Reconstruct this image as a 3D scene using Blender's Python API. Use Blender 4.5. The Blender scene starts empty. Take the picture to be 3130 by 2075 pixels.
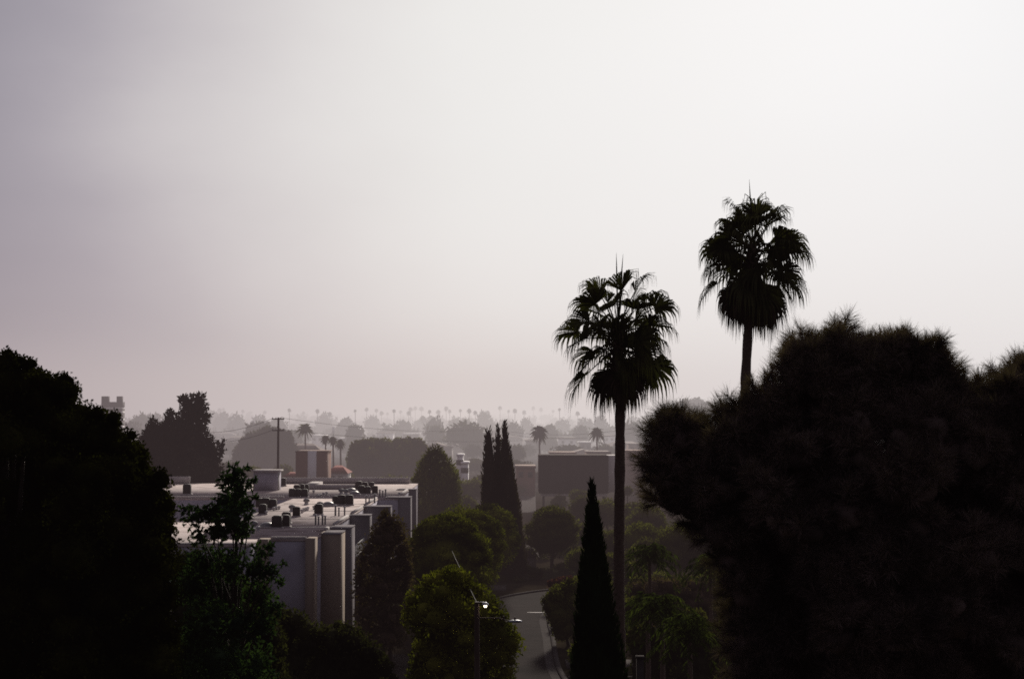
import bpy, math, random
import numpy as np
from mathutils import Vector

R = math.radians
scn = bpy.context.scene
COL = scn.collection
rng = np.random.default_rng(11)

# ------------------------------------------------------------------ camera model
EYE = 17.5                       # eye height above the street, metres
FPX, HW, HH, K = 1422.0, 512.0, 339.0, 0.43298
PITCH = math.atan((952 * K - HH) / FPX)
cp, sp = math.cos(PITCH), math.sin(PITCH)

def ray(xd, yd):
    u = (xd * K - HW) / FPX
    v = (HH - yd * K) / FPX
    return np.array([u, cp - v * sp, sp + v * cp])

def P(xd, yd, Y):                # site survey helper: bearing + distance -> metres
    d = ray(xd, yd)
    return np.array([0, 0, EYE]) + d * (Y / d[1])

def G(xd, yd, z=0.0):            # bearing -> point on a level plane
    d = ray(xd, yd)
    return np.array([0, 0, EYE]) + d * ((z - EYE) / d[2])

def S(Y):
    return Y * K / FPX

# ------------------------------------------------------------------ mesh helpers
def mesh_from(parts, name, smooth=False):
    Vs, idx, sizes, off = [], [], [], 0
    for V, F in parts:
        V = np.asarray(V, dtype=np.float64).reshape(-1, 3)
        F = np.asarray(F, dtype=np.int64)
        Vs.append(V)
        idx.append((F + off).ravel())
        sizes.append(np.full(len(F), F.shape[1]))
        off += len(V)
    V = np.concatenate(Vs); I = np.concatenate(idx); Z = np.concatenate(sizes)
    me = bpy.data.meshes.new(name)
    me.vertices.add(len(V)); me.vertices.foreach_set('co', V.astype(np.float32).ravel())
    me.loops.add(len(I)); me.loops.foreach_set('vertex_index', I.astype(np.int32))
    me.polygons.add(len(Z))
    st = np.concatenate([[0], np.cumsum(Z)[:-1]])
    me.polygons.foreach_set('loop_start', st.astype(np.int32))
    if smooth:
        me.polygons.foreach_set('use_smooth', np.ones(len(Z), dtype=bool))
    me.update(calc_edges=True)
    return me

def obj(name, parts, mat, parent=None, smooth=False, label=None):
    if parent is not None:
        o0 = np.array(parent['_o'])
        parts = [(np.asarray(V) - o0, F) for V, F in parts]
    me = mesh_from(parts, name, smooth)
    me.materials.append(mat)
    o = bpy.data.objects.new(name, me)
    COL.objects.link(o)
    if parent is not None:
        o.parent = parent
        o['_o'] = parent['_o']
    else:
        o['_o'] = [0.0, 0.0, 0.0]
    if label: o['label'] = label
    return o

def tag(o, label, cat, group=None, kind=None):
    if label: o['label'] = label
    if cat: o['category'] = cat
    if group: o['group'] = group
    if kind: o['kind'] = kind
    return o

def thing(name, label, cat, loc, group=None):
    o = bpy.data.objects.new(name, None)
    o.empty_display_size = 0.3
    COL.objects.link(o)
    o.location = [float(c) for c in loc]
    o['_o'] = [float(c) for c in loc]
    return tag(o, label, cat, group)

def structure(name, parts, mat, smooth=False):
    o = obj(name, parts, mat, smooth=smooth)
    o['kind'] = 'structure'
    return o

def dup(root, loc, rz=0.0, label=None, scale=1.0, group=None):
    r = root.copy(); COL.objects.link(r)
    r.location = [float(c) for c in loc]; r.rotation_euler = (0, 0, rz)
    r.scale = (scale, scale, scale)
    if label: r['label'] = label
    if group: r['group'] = group
    for ch in list(root.children):
        c = ch.copy(); COL.objects.link(c); c.parent = r
        for g in list(ch.children):
            d = g.copy(); COL.objects.link(d); d.parent = c
    return r

QB = np.array([[0, 3, 2, 1], [4, 5, 6, 7], [0, 1, 5, 4], [1, 2, 6, 5], [2, 3, 7, 6], [3, 0, 4, 7]])
def box(x0, x1, y0, y1, z0, z1, rot=0.0):
    V = np.array([[x0, y0, z0], [x1, y0, z0], [x1, y1, z0], [x0, y1, z0],
                  [x0, y0, z1], [x1, y0, z1], [x1, y1, z1], [x0, y1, z1]], float)
    if rot:
        c = np.array([(x0 + x1) / 2, (y0 + y1) / 2, 0])
        q = V - c
        V = np.stack([q[:, 0] * math.cos(rot) - q[:, 1] * math.sin(rot),
                      q[:, 0] * math.sin(rot) + q[:, 1] * math.cos(rot), q[:, 2]], 1) + c
    return V, QB

def cbox(c, sx, sy, sz, rot=0.0):    # box standing on its base centre
    return box(c[0] - sx / 2, c[0] + sx / 2, c[1] - sy / 2, c[1] + sy / 2, c[2], c[2] + sz, rot)

def unit(v):
    v = np.asarray(v, float)
    return v / (np.linalg.norm(v, axis=-1, keepdims=True) + 1e-9)

def tube(pts, radii, n=8, cap=True):
    pts = np.asarray(pts, float)
    m = len(pts)
    radii = np.broadcast_to(np.asarray(radii, float), (m,))
    tan = np.gradient(pts, axis=0) if m > 1 else np.array([[0, 0, 1.0]])
    tan = unit(tan)
    V = []
    for i in range(m):
        t = tan[i]
        a = np.array([1.0, 0, 0]) if abs(t[2]) > 0.7 else np.array([0, 0, 1.0])
        s = unit(np.cross(t, a)); b = np.cross(s, t)
        ang = np.arange(n) * 2 * math.pi / n
        V.append(pts[i] + radii[i] * (np.cos(ang)[:, None] * s + np.sin(ang)[:, None] * b))
    V = np.concatenate(V)
    F = []
    for i in range(m - 1):
        for j in range(n):
            a, b = i * n + j, i * n + (j + 1) % n
            F.append([a, b, b + n, a + n])
    V = np.vstack([V, pts[0], pts[-1]])
    if cap:
        c0, c1 = m * n, m * n + 1
        for j in range(n):
            F.append([c0, c0, j, (j + 1) % n][1:] + [c0] if False else [c0, (j + 1) % n, j, j])
            F.append([c1, (m - 1) * n + j, (m - 1) * n + (j + 1) % n, (m - 1) * n + (j + 1) % n])
        F = [f if len(set(f)) == 4 else f for f in F]
    quads = [f for f in F if len(set(f)) == 4]
    tris = [list(dict.fromkeys(f)) for f in F if len(set(f)) == 3]
    out = [(V, np.array(quads))]
    if tris:
        out.append((V, np.array(tris)))
    return out

def lathe(c, prof, n=16):
    prof = np.asarray(prof, float); m = len(prof)
    ang = np.arange(n) * 2 * math.pi / n
    V = np.concatenate([np.stack([c[0] + r * np.cos(ang), c[1] + r * np.sin(ang), np.full(n, c[2] + z)], 1) for r, z in prof])
    F = [[i * n + j, i * n + (j + 1) % n, (i + 1) * n + (j + 1) % n, (i + 1) * n + j] for i in range(m - 1) for j in range(n)]
    return V, np.array(F)

def ico(sub):
    import bmesh
    bm = bmesh.new(); bmesh.ops.create_icosphere(bm, subdivisions=sub, radius=1.0)
    V = np.array([v.co[:] for v in bm.verts]); F = np.array([[v.index for v in f.verts] for f in bm.faces])
    bm.free(); return V, F
ICO1, ICO2, ICO3 = ico(1), ico(2), ico(3)

_nd = unit(rng.normal(size=(10, 3))); _nf = rng.uniform(1.0, 3.4, 10); _np_ = rng.uniform(0, 6.28, 10)
def wob(p, f=1.0):               # smooth pseudo-noise, about -1..1
    p = np.asarray(p, float)
    s = 0
    for d, k, ph in zip(_nd, _nf, _np_):
        s = s + np.sin((p @ d) * k * f + ph)
    return s / 4.5

def rand_unit(n):
    return unit(rng.normal(size=(n, 3)))

# ------------------------------------------------------------------ materials
def newmat(name):
    m = bpy.data.materials.new(name); m.use_nodes = True
    nt = m.node_tree; nt.nodes.clear()
    out = nt.nodes.new('ShaderNodeOutputMaterial')
    return m, nt, out

def node(nt, t, **kw):
    n = nt.nodes.new(t)
    for k, v in kw.items():
        setattr(n, k, v)
    return n

def mixc(nt, fac, a, b, blend='MIX'):
    n = nt.nodes.new('ShaderNodeMix'); n.data_type = 'RGBA'; n.blend_type = blend
    for sock, val in ((n.inputs[0], fac), (n.inputs[6], a), (n.inputs[7], b)):
        if hasattr(val, 'links'): nt.links.new(val, sock)
        elif isinstance(val, (int, float)): sock.default_value = val if sock.type == 'VALUE' else (val, val, val, 1)
        else: sock.default_value = (*val, 1)
    return n.outputs[2]

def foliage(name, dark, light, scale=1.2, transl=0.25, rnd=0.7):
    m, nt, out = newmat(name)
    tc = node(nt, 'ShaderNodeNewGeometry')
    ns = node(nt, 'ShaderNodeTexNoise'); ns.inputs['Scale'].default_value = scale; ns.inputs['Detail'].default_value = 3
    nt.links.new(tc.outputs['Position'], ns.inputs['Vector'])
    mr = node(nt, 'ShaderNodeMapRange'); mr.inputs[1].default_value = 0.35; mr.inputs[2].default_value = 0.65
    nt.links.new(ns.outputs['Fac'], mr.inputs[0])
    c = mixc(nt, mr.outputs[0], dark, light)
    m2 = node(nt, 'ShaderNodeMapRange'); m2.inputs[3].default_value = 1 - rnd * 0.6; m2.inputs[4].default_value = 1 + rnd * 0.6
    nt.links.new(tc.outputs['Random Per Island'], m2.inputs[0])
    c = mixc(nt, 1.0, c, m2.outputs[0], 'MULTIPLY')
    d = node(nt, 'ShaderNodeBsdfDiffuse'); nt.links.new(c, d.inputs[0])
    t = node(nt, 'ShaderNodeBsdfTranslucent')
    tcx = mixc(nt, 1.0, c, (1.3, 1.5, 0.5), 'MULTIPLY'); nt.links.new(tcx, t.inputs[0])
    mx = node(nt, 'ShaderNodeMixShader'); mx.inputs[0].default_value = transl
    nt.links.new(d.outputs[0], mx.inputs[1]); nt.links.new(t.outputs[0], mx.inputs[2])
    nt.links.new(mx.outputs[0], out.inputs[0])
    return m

def surf(name, a, b, scale=3.0, rough=0.9, detail=6, streak=False, bump=0.0, c=None, cscale=0.3, metal=0.0, spec=0.25):
    m, nt, out = newmat(name)
    g = node(nt, 'ShaderNodeNewGeometry')
    ns = node(nt, 'ShaderNodeTexNoise'); ns.inputs['Scale'].default_value = scale; ns.inputs['Detail'].default_value = detail
    if streak:
        mp = node(nt, 'ShaderNodeMapping'); mp.inputs['Scale'].default_value = (1, 1, 0.15)
        nt.links.new(g.outputs['Position'], mp.inputs['Vector']); nt.links.new(mp.outputs[0], ns.inputs['Vector'])
    else:
        nt.links.new(g.outputs['Position'], ns.inputs['Vector'])
    mr = node(nt, 'ShaderNodeMapRange'); mr.inputs[1].default_value = 0.3; mr.inputs[2].default_value = 0.7
    nt.links.new(ns.outputs['Fac'], mr.inputs[0])
    col = mixc(nt, mr.outputs[0], a, b)
    if c is not None:
        n2 = node(nt, 'ShaderNodeTexNoise'); n2.inputs['Scale'].default_value = cscale; n2.inputs['Detail'].default_value = 4
        nt.links.new(g.outputs['Position'], n2.inputs['Vector'])
        m2 = node(nt, 'ShaderNodeMapRange'); m2.inputs[1].default_value = 0.5; m2.inputs[2].default_value = 0.68
        nt.links.new(n2.outputs['Fac'], m2.inputs[0])
        col = mixc(nt, m2.outputs[0], col, c)
    bs = node(nt, 'ShaderNodeBsdfPrincipled')
    bs.inputs['Roughness'].default_value = rough; bs.inputs['Metallic'].default_value = metal
    bs.inputs['Specular IOR Level'].default_value = spec
    nt.links.new(col, bs.inputs['Base Color'])
    if bump:
        bp = node(nt, 'ShaderNodeBump'); bp.inputs['Strength'].default_value = bump; bp.inputs['Distance'].default_value = 0.05
        nt.links.new(ns.outputs['Fac'], bp.inputs['Height']); nt.links.new(bp.outputs[0], bs.inputs['Normal'])
    nt.links.new(bs.outputs[0], out.inputs[0])
    return m

def emit(name, col, s):
    m, nt, out = newmat(name)
    e = node(nt, 'ShaderNodeEmission'); e.inputs[0].default_value = (*col, 1); e.inputs[1].default_value = s
    nt.links.new(e.outputs[0], out.inputs[0]); return m

M = dict(
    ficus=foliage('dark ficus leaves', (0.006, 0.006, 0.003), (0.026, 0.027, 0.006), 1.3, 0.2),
    broad=foliage('glossy broad leaves', (0.014, 0.026, 0.018), (0.042, 0.070, 0.034), 1.0, 0.25),
    needle=foliage('pine needles', (0.075, 0.056, 0.052), (0.16, 0.118, 0.105), 0.7, 0.10),
    conifer=foliage('hazy conifer leaves', (0.012, 0.011, 0.010), (0.028, 0.025, 0.020), 0.5, 0.1),
    palm=foliage('fan palm leaves', (0.026, 0.027, 0.014), (0.060, 0.058, 0.026), 0.8, 0.16),
    deadfrond=foliage('dead palm fronds', (0.040, 0.028, 0.022), (0.07, 0.05, 0.036), 1.5, 0.05),
    dome=foliage('clipped street tree leaves', (0.026, 0.029, 0.007), (0.165, 0.168, 0.022), 0.6, 0.16),
    lime=foliage('olive tree leaves', (0.046, 0.050, 0.010), (0.155, 0.150, 0.022), 0.6, 0.25),
    rust=foliage('rusty brown leaves', (0.050, 0.035, 0.028), (0.105, 0.074, 0.050), 0.8, 0.2),
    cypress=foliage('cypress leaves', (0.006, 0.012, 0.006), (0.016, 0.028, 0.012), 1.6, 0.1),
    hazecyp=foliage('brown green cypress leaves', (0.032, 0.024, 0.020), (0.055, 0.043, 0.032), 1.0, 0.1),
    mid=foliage('garden tree leaves', (0.040, 0.038, 0.014), (0.110, 0.110, 0.030), 0.25, 0.3),
    far=foliage('distant tree leaves', (0.020, 0.022, 0.014), (0.060, 0.060, 0.032), 0.04, 0.2),
    frond=foliage('feather palm leaves', (0.024, 0.032, 0.012), (0.060, 0.075, 0.024), 0.8, 0.25),
    pink=foliage('pink bracts', (0.06, 0.022, 0.024), (0.14, 0.06, 0.06), 2.0, 0.3),
    shade=foliage('shaded shrub leaves', (0.018, 0.018, 0.012), (0.042, 0.042, 0.020), 0.8, 0.25),
    bark=surf('bark', (0.030, 0.022, 0.017), (0.065, 0.05, 0.04), 6, streak=True, bump=0.5),
    palmbark=surf('palm trunk bark', (0.085, 0.055, 0.045), (0.14, 0.10, 0.08), 9, bump=0.6),
    stucco=surf('grey stucco', (0.37, 0.355, 0.42), (0.43, 0.41, 0.475), 1.2, c=(0.30, 0.285, 0.34), cscale=0.35),
    bay=surf('shaded grey stucco', (0.17, 0.158, 0.175), (0.21, 0.195, 0.21), 1.2, streak=True, c=(0.14, 0.13, 0.14), cscale=0.35, spec=0.03),  # darker copy of the grey stucco, shade put into the colour
    tan=surf('tan stucco', (0.25, 0.20, 0.165), (0.31, 0.25, 0.20), 1.2, streak=True),
    white=surf('off white stucco', (0.46, 0.45, 0.45), (0.55, 0.54, 0.53), 1.0, streak=True),
    deck=surf('roof gravel', (0.40, 0.335, 0.325), (0.56, 0.48, 0.465), 2.2, detail=9, c=(0.26, 0.205, 0.195), cscale=0.5, bump=0.5),
    coping=surf('roof coping', (0.40, 0.37, 0.37), (0.50, 0.47, 0.46), 2.0),
    acmetal=surf('dark condenser metal', (0.022, 0.018, 0.020), (0.045, 0.038, 0.040), 5, 0.7),
    acgrill=surf('fan grille', (0.035, 0.033, 0.036), (0.07, 0.066, 0.068), 20, 0.6),
    galv=surf('galvanised metal', (0.42, 0.42, 0.43), (0.55, 0.55, 0.56), 6, 0.6),
    rustpipe=surf('grey vent pipe', (0.16, 0.16, 0.17), (0.26, 0.26, 0.27), 6, 0.7),
    skylight=surf('skylight dome', (0.16, 0.16, 0.175), (0.24, 0.24, 0.25), 3, 0.35),
    asphalt=surf('asphalt', (0.018, 0.0145, 0.0145), (0.033, 0.027, 0.026), 1.0, detail=8, c=(0.013, 0.011, 0.011), cscale=0.25, spec=0.01),
    concrete=surf('concrete', (0.048, 0.042, 0.041), (0.078, 0.070, 0.068), 2.0, spec=0.01),
    paint=surf('road paint', (0.6, 0.58, 0.55), (0.75, 0.72, 0.7), 6),
    ground=surf('earth and lawn', (0.020, 0.016, 0.012), (0.040, 0.033, 0.022), 0.6, c=(0.014, 0.018, 0.008), cscale=0.05, spec=0.0),
    brick=surf('red brick', (0.17, 0.095, 0.075), (0.23, 0.13, 0.10), 1.5),
    tile=surf('red roof tiles', (0.30, 0.07, 0.05), (0.42, 0.12, 0.09), 3),
    terracotta=surf('weathered terracotta', (0.22, 0.15, 0.125), (0.30, 0.21, 0.17), 2),
    darkwall=surf('dark grey cladding', (0.050, 0.040, 0.038), (0.070, 0.058, 0.054), 0.8, streak=True, spec=0.02),
    pale_lit=surf('pale band and sunlit side', (0.50, 0.48, 0.47), (0.58, 0.56, 0.55), 1.0),  # sunlight put into the side wall colour; the pale base band shares it
    greyhouse=surf('far house wall', (0.22, 0.20, 0.19), (0.34, 0.32, 0.31), 0.02),
    greyroof=surf('far house roof', (0.12, 0.10, 0.095), (0.24, 0.19, 0.17), 0.02),
    towerwall=surf('far tower wall', (0.05, 0.047, 0.05), (0.08, 0.075, 0.08), 0.2),
    glass=surf('dark window band', (0.03, 0.03, 0.035), (0.05, 0.05, 0.055), 1, 0.3),
    polewood=surf('weathered pole wood', (0.055, 0.036, 0.030), (0.09, 0.065, 0.055), 8, streak=True),
    steel=surf('lamp steel', (0.30, 0.32, 0.36), (0.45, 0.47, 0.5), 4, 0.4, metal=0.5),
    wire=surf('black cable', (0.02, 0.02, 0.02), (0.04, 0.04, 0.04), 4),
    bulb=emit('lit lamp bulb', (1.0, 0.86, 0.62), 14.0),
    white2=surf('bright white paint', (0.82, 0.82, 0.84), (0.88, 0.87, 0.88), 0.5),
)

# ------------------------------------------------------------------ foliage builders
def leaf_quads(C, D, L, W, N=None):
    n = len(C)
    if N is None: N = rand_unit(n)
    side = unit(np.cross(D, N))
    nn = np.cross(side, D)
    L = np.broadcast_to(L, (n,))[:, None]; W = np.broadcast_to(W, (n,))[:, None]
    V = np.stack([C, C + 0.5 * L * D + 0.5 * W * side, C + L * D - nn * L * 0.12, C + 0.5 * L * D - 0.5 * W * side], 1).reshape(-1, 3)
    F = np.arange(n * 4).reshape(n, 4)
    return V, F

def crown_parts(lobes, density, L, W, core=0.82, spread=(0.8, 1.1), up=0.2, outw=0.6, sub=2, bump=0.12, cull=0.78, rosette=0):
    lobes = np.asarray(lobes, float)          # x y z rx ry rz
    parts = []
    tmpl = {1: ICO1, 2: ICO2, 3: ICO3}[sub]
    for i, l in enumerate(lobes):
        c, r = l[:3], l[3:6]
        a = 4 * math.pi * (((r[0] * r[1]) ** 1.6 + (r[0] * r[2]) ** 1.6 + (r[1] * r[2]) ** 1.6) / 3) ** (1 / 1.6)
        if core > 0:
            V = tmpl[0]
            k = core * (1 + bump * wob(V * 1.5 + c))
            parts.append((c + V * r * k[:, None], tmpl[1]))
        n = max(6, int(a * density))
        u = rand_unit(n)
        rad = rng.uniform(*spread, n) * (1 + bump * wob(u * 2.2 + c))
        p = c + u * r * rad[:, None]
        keep = np.ones(n, bool)
        near = np.where(np.linalg.norm(lobes[:, :3] - c, axis=1) < (lobes[:, 3:6].max(1) + r.max()))[0]
        for j in near:
            if j == i: continue
            q = (p - lobes[j, :3]) / (lobes[j, 3:6] * cull)
            keep &= (q * q).sum(1) > 1
        p, u = p[keep], u[keep]
        n = len(p)
        if n == 0: continue
        D = unit(u * outw + rand_unit(n) * 0.8 + np.array([0, 0, up]))
        if rosette:
            p = np.repeat(p, rosette, 0); D0 = np.repeat(D, rosette, 0)
            D = unit(D0 * 0.5 + rand_unit(len(p)))
            n = len(p)
        s = rng.uniform(0.7, 1.25, n)
        parts.append(leaf_quads(p - D * L * 0.3, D, L * s, W * s))
    return parts

def dist_poly(pt, poly):
    a = poly; b = np.roll(poly, -1, 0)
    ab = b - a; t = np.clip(((pt - a) * ab).sum(1) / (ab * ab).sum(1), 0, 1)
    return np.linalg.norm(a + ab * t[:, None] - pt, axis=1).min()

def in_poly(pt, poly):
    x, y = pt; c = False; n = len(poly); j = n - 1
    for i in range(n):
        if (poly[i][1] > y) != (poly[j][1] > y) and x < (poly[j][0] - poly[i][0]) * (y - poly[i][1]) / (poly[j][1] - poly[i][1]) + poly[i][0]:
            c = not c
        j = i
    return c

def poly_lobes(poly, d, depth, rmin, rmax, n, gaps=(), squash=0.85, cover=0.72):
    """ellipsoidal foliage lumps that together fill a crown of the given outline"""
    poly = np.asarray(poly, float)
    lo, hi = poly.min(0), poly.max(0)
    out, tries = [], 0
    # lumps that follow the outline first, then the inside
    seg = np.linalg.norm(np.roll(poly, -1, 0) - poly, axis=1)
    cand = []
    for i in range(len(poly)):
        a, b = poly[i], poly[(i + 1) % len(poly)]
        m = max(1, int(seg[i] / (rmin * 1.0)))
        for k in range(m):
            cand.append(a + (b - a) * (k + rng.uniform(0, 1)) / m)
    cen = poly.mean(0)
    for c0 in cand:
        r = rng.uniform(rmin, rmax) * 0.8
        nrm = None
        for _ in range(12):
            v = rng.normal(size=2); v /= np.linalg.norm(v)
            q = c0 + v * r * rng.uniform(0.85, 1.05)
            if in_poly(q, poly) and dist_poly(q, poly) > r * 0.72:
                nrm = q; break
        if nrm is not None: out.append((nrm[0], nrm[1], r))
    # then keep adding lumps until the whole outline is covered
    st = rmin * 0.33
    gxx, gyy = np.meshgrid(np.arange(lo[0] + st / 2, hi[0], st), np.arange(lo[1] + st / 2, hi[1], st))
    pts = np.stack([gxx.ravel(), gyy.ravel()], 1)
    pts = np.array([q for q in pts if in_poly(q, poly)])
    db_all = np.array([dist_poly(q, poly) for q in pts])
    cov = np.zeros(len(pts), int)
    for x, y, r in out:
        cov += np.hypot(pts[:, 0] - x, pts[:, 1] - y) < r * cover
    for g in gaps:
        cov[np.hypot(pts[:, 0] - g[0], pts[:, 1] - g[1]) < g[2]] += 99
    cov[db_all < rmin * 0.3] += 99
    order = np.argsort(-db_all + rng.uniform(0, rmin, len(pts)))
    for k in order:
        if cov[k] > 0: continue
        q = pts[k]
        r = min(rng.uniform(rmin, rmax), max(db_all[k] * 1.12, rmin * 0.35))
        for g in gaps:
            r = min(r, max(3.0, math.hypot(q[0] - g[0], q[1] - g[1]) - g[2] * 0.8))
        out.append((q[0], q[1], r))
        cov += np.hypot(pts[:, 0] - q[0], pts[:, 1] - q[1]) < r * cover
    res = []
    for x, y, r in out:
        if any(math.hypot(x - g[0], (y - g[1])) < r * 0.55 + g[2] for g in gaps): continue
        db = dist_poly(np.array([x, y]), poly)
        off = rng.uniform(-1, 1) * min(depth, db * S(d) * 1.2 + 0.15)
        Y = d + off
        p = P(x, y, Y); rr = r * S(Y)
        if p[2] < 0.6: continue
        res.append([*p, rr, rr * 1.05, rr * squash])
    return res

def branches(base, top, lobes, r0, nb=14, wig=0.35):
    """tapered trunk from base to top, with limbs into some of the lumps"""
    base, top = np.asarray(base, float), np.asarray(top, float)
    t = np.linspace(0, 1, 9)
    H = np.linalg.norm(top - base)
    pts = base + (top - base) * t[:, None]
    w = wig * np.sin(t * 5 + base[0])[:, None] * np.array([1, 0.6, 0]) * (t * (1 - t) * 2)[:, None]
    pts = pts + w
    parts = tube(pts, r0 * (1 - 0.75 * t) * np.where(t < 0.05, 1.25, 1), 9)
    L = np.asarray(lobes, float)
    if len(L):
        for k in rng.choice(len(L), min(nb, len(L)), replace=False):
            c = L[k, :3]
            f = np.clip((c[2] - base[2]) / max(H, 0.1) * rng.uniform(0.55, 0.85), 0.12, 0.95)
            s = base + (top - base) * f + np.interp(f, t, w[:, 0]) * np.array([1, 0.6, 0])
            mid = (s + c) / 2 + np.array([0, 0, 0.12 * np.linalg.norm(c - s)])
            q = np.linspace(0, 1, 5)[:, None]
            bp = (1 - q) ** 2 * s + 2 * q * (1 - q) * mid + q ** 2 * c
            rb = r0 * (1 - 0.75 * f) * 0.5
            parts += tube(bp, np.linspace(rb, rb * 0.25, 5), 6)
    return parts

def tree(name, label, cat, base, lobes, mat, dens, L, W, r0, top=None, group=None, bark='bark', nb=12, **kw):
    root = thing(name, label, cat, base, group)
    la = np.asarray(lobes, float)
    if top is None:
        top = np.array([la[:, 0].mean() * 0.5 + base[0] * 0.5, la[:, 1].mean(), np.percentile(la[:, 2], 80)])
    obj('crown', crown_parts(lobes, dens, L, W, **kw), M[mat], root)
    obj('trunk', branches(base, top, lobes, r0, nb), M[bark], root, smooth=True)
    return root

def gen_lobes(cx, cy, zt, w, h, n, depth=None, fill=0.62):
    """lumps for a free-grown round crown; zt is the top, w the width, h the crown height"""
    depth = depth or w
    c = np.array([cx, cy, zt - h / 2]); out = []
    for i in range(n):
        u = rand_unit(1)[0]
        rr = min(w, h) * rng.uniform(0.17, 0.30)
        k = rng.uniform(0.35, 1.0)
        p = c + u * np.array([w / 2 - rr, depth / 2 - rr, h / 2 - rr]) * k
        out.append([*p, rr * 1.1, rr * 1.1, rr])
    out.append([*c, w * fill / 2, depth * fill / 2, h * fill / 2])
    return out

# ------------------------------------------------------------------ ground, roads, sky haze
xs = np.array([-6000, -600, -200, -60, 0, 60, 200, 600, 6000.0]); ys = np.array([-300, 0, 60, 120, 200, 400, 900, 2500, 9600.0])
gx, gy = np.meshgrid(xs, ys); gv = np.stack([gx.ravel(), gy.ravel(), np.zeros(gx.size)], 1)
nx = len(xs)
gf = np.array([[j * nx + i, j * nx + i + 1, (j + 1) * nx + i + 1, (j + 1) * nx + i] for j in range(len(ys) - 1) for i in range(nx - 1)])
structure('ground', [(gv, gf)], M['ground'])

def strip(center, half, z):
    c = np.asarray(center, float)
    t = unit(np.gradient(c, axis=0)); nrm = np.stack([t[:, 1], -t[:, 0]], 1)
    l, r = c - nrm * half, c + nrm * half
    n = len(c)
    V = np.vstack([np.column_stack([l, np.full(n, z)]), np.column_stack([r, np.full(n, z)])])
    F = np.array([[i, n + i, n + i + 1, i + 1] for i in range(n - 1)])
    return V, F
def bez(ctrl, n=40):
    ctrl = np.asarray(ctrl, float)
    out = []
    P_ = np.vstack([2 * ctrl[0] - ctrl[1], ctrl, 2 * ctrl[-1] - ctrl[-2]])
    for i in range(1, len(P_) - 2):
        for t in np.linspace(0, 1, n // (len(ctrl) - 1), endpoint=False):
            a, b, c, d = P_[i - 1], P_[i], P_[i + 1], P_[i + 2]
            out.append(0.5 * ((2 * b) + (-a + c) * t + (2 * a - 5 * b + 4 * c - d) * t ** 2 + (-a + 3 * b - 3 * c + d) * t ** 3))
    out.append(ctrl[-1]); return np.array(out)
road_c = bez([(14, 50), (4.5, 72), (0.2, 92), (-0.3, 112), (0.0, 126), (3.2, 136), (12, 141.5), (40, 147), (90, 152)], 72)
structure('road', [strip(road_c, 3.3, 0.004)], M['asphalt'])
def offset(c, o):
    t = unit(np.gradient(c, axis=0)); return c + np.stack([t[:, 1], -t[:, 0]], 1) * o
def kerb(c, o, w, h):
    c = offset(c, o); t = unit(np.gradient(c, axis=0)); nrm = np.stack([t[:, 1], -t[:, 0]], 1)
    n = len(c); rows = [(0, 0), (0, h), (w, h), (w, 0)]
    V = np.concatenate([np.column_stack([c + nrm * a, np.full(n, z)]) for a, z in rows])
    F = np.array([[k * n + i, k * n + i + 1, (k + 1) * n + i + 1, (k + 1) * n + i] for k in range(3) for i in range(n - 1)])
    return V, F
structure('kerb', [kerb(road_c, 3.3, 0.35, 0.13), kerb(road_c, -3.65, 0.35, 0.13)], M['concrete'])
structure('gutter', [strip(offset(road_c, 2.98), 0.3, 0.009)], M['concrete'])
structure('driveway', [box(3.75, 9.5, 98.4, 101.6, -0.05, 0.10), box(3.75, 8.5, 94.6, 95.3, -0.05, 0.11)], M['concrete'])
structure('pavement', [box(-9.2, -4.2, 139.6, 147.0, -0.05, 0.06), box(-4.2, -0.6, 141.0, 145.6, -0.05, 0.05)], M['concrete'])
structure('path', [box(-8.9, -6.6, 66, 104, -0.05, 0.05)], M['asphalt'])
a = G(1205, 1182); b = G(1238, 1182); c = G(1236, 1128); d_ = G(1203, 1128)
structure('far_road', [(np.array([a, b, c, d_]) + [0, 0, 0.02], np.array([[0, 1, 2, 3]]))], M['concrete'])
q = G(1228, 1413); structure('road_marking', [box(q[0] - 0.4, q[0] + 1.1, q[1] - 0.15, q[1] + 0.2, 0.001, 0.012)], M['paint'])

# haze: one bank of smog over the whole basin, the camera stands inside it
hz, nt, out = newmat('valley haze')
g = node(nt, 'ShaderNodeNewGeometry'); sep = node(nt, 'ShaderNodeSeparateXYZ'); nt.links.new(g.outputs['Position'], sep.inputs[0])
ad = node(nt, 'ShaderNodeMath', operation='ADD'); ad.inputs[1].default_value = 120; nt.links.new(sep.outputs[1], ad.inputs[0])
dv = node(nt, 'ShaderNodeMath', operation='DIVIDE'); nt.links.new(sep.outputs[0], dv.inputs[0]); nt.links.new(ad.outputs[0], dv.inputs[1])
mr = node(nt, 'ShaderNodeMapRange'); mr.inputs[1].default_value = -0.36; mr.inputs[2].default_value = 0.30; nt.links.new(dv.outputs[0], mr.inputs[0])
cr = node(nt, 'ShaderNodeValToRGB'); nt.links.new(mr.outputs[0], cr.inputs[0])  # sun glow painted into the haze: brighter to the right
el = cr.color_ramp.elements
el[0].position = 0; el[0].color = (0.40, 0.345, 0.36, 1)
el[1].position = 1; el[1].color = (0.78, 0.75, 0.74, 1)
e = el.new(0.5); e.color = (0.69, 0.625, 0.60, 1)
mn = node(nt, 'ShaderNodeMapRange'); mn.inputs[1].default_value = 50; mn.inputs[2].default_value = 610; mn.inputs[3].default_value = 0.022; mn.inputs[4].default_value = 1.0
nt.links.new(sep.outputs[1], mn.inputs[0])
SIG = 0.0021
ml = node(nt, 'ShaderNodeMath', operation='MULTIPLY'); ml.inputs[1].default_value = SIG; nt.links.new(mn.outputs[0], ml.inputs[0])
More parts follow.
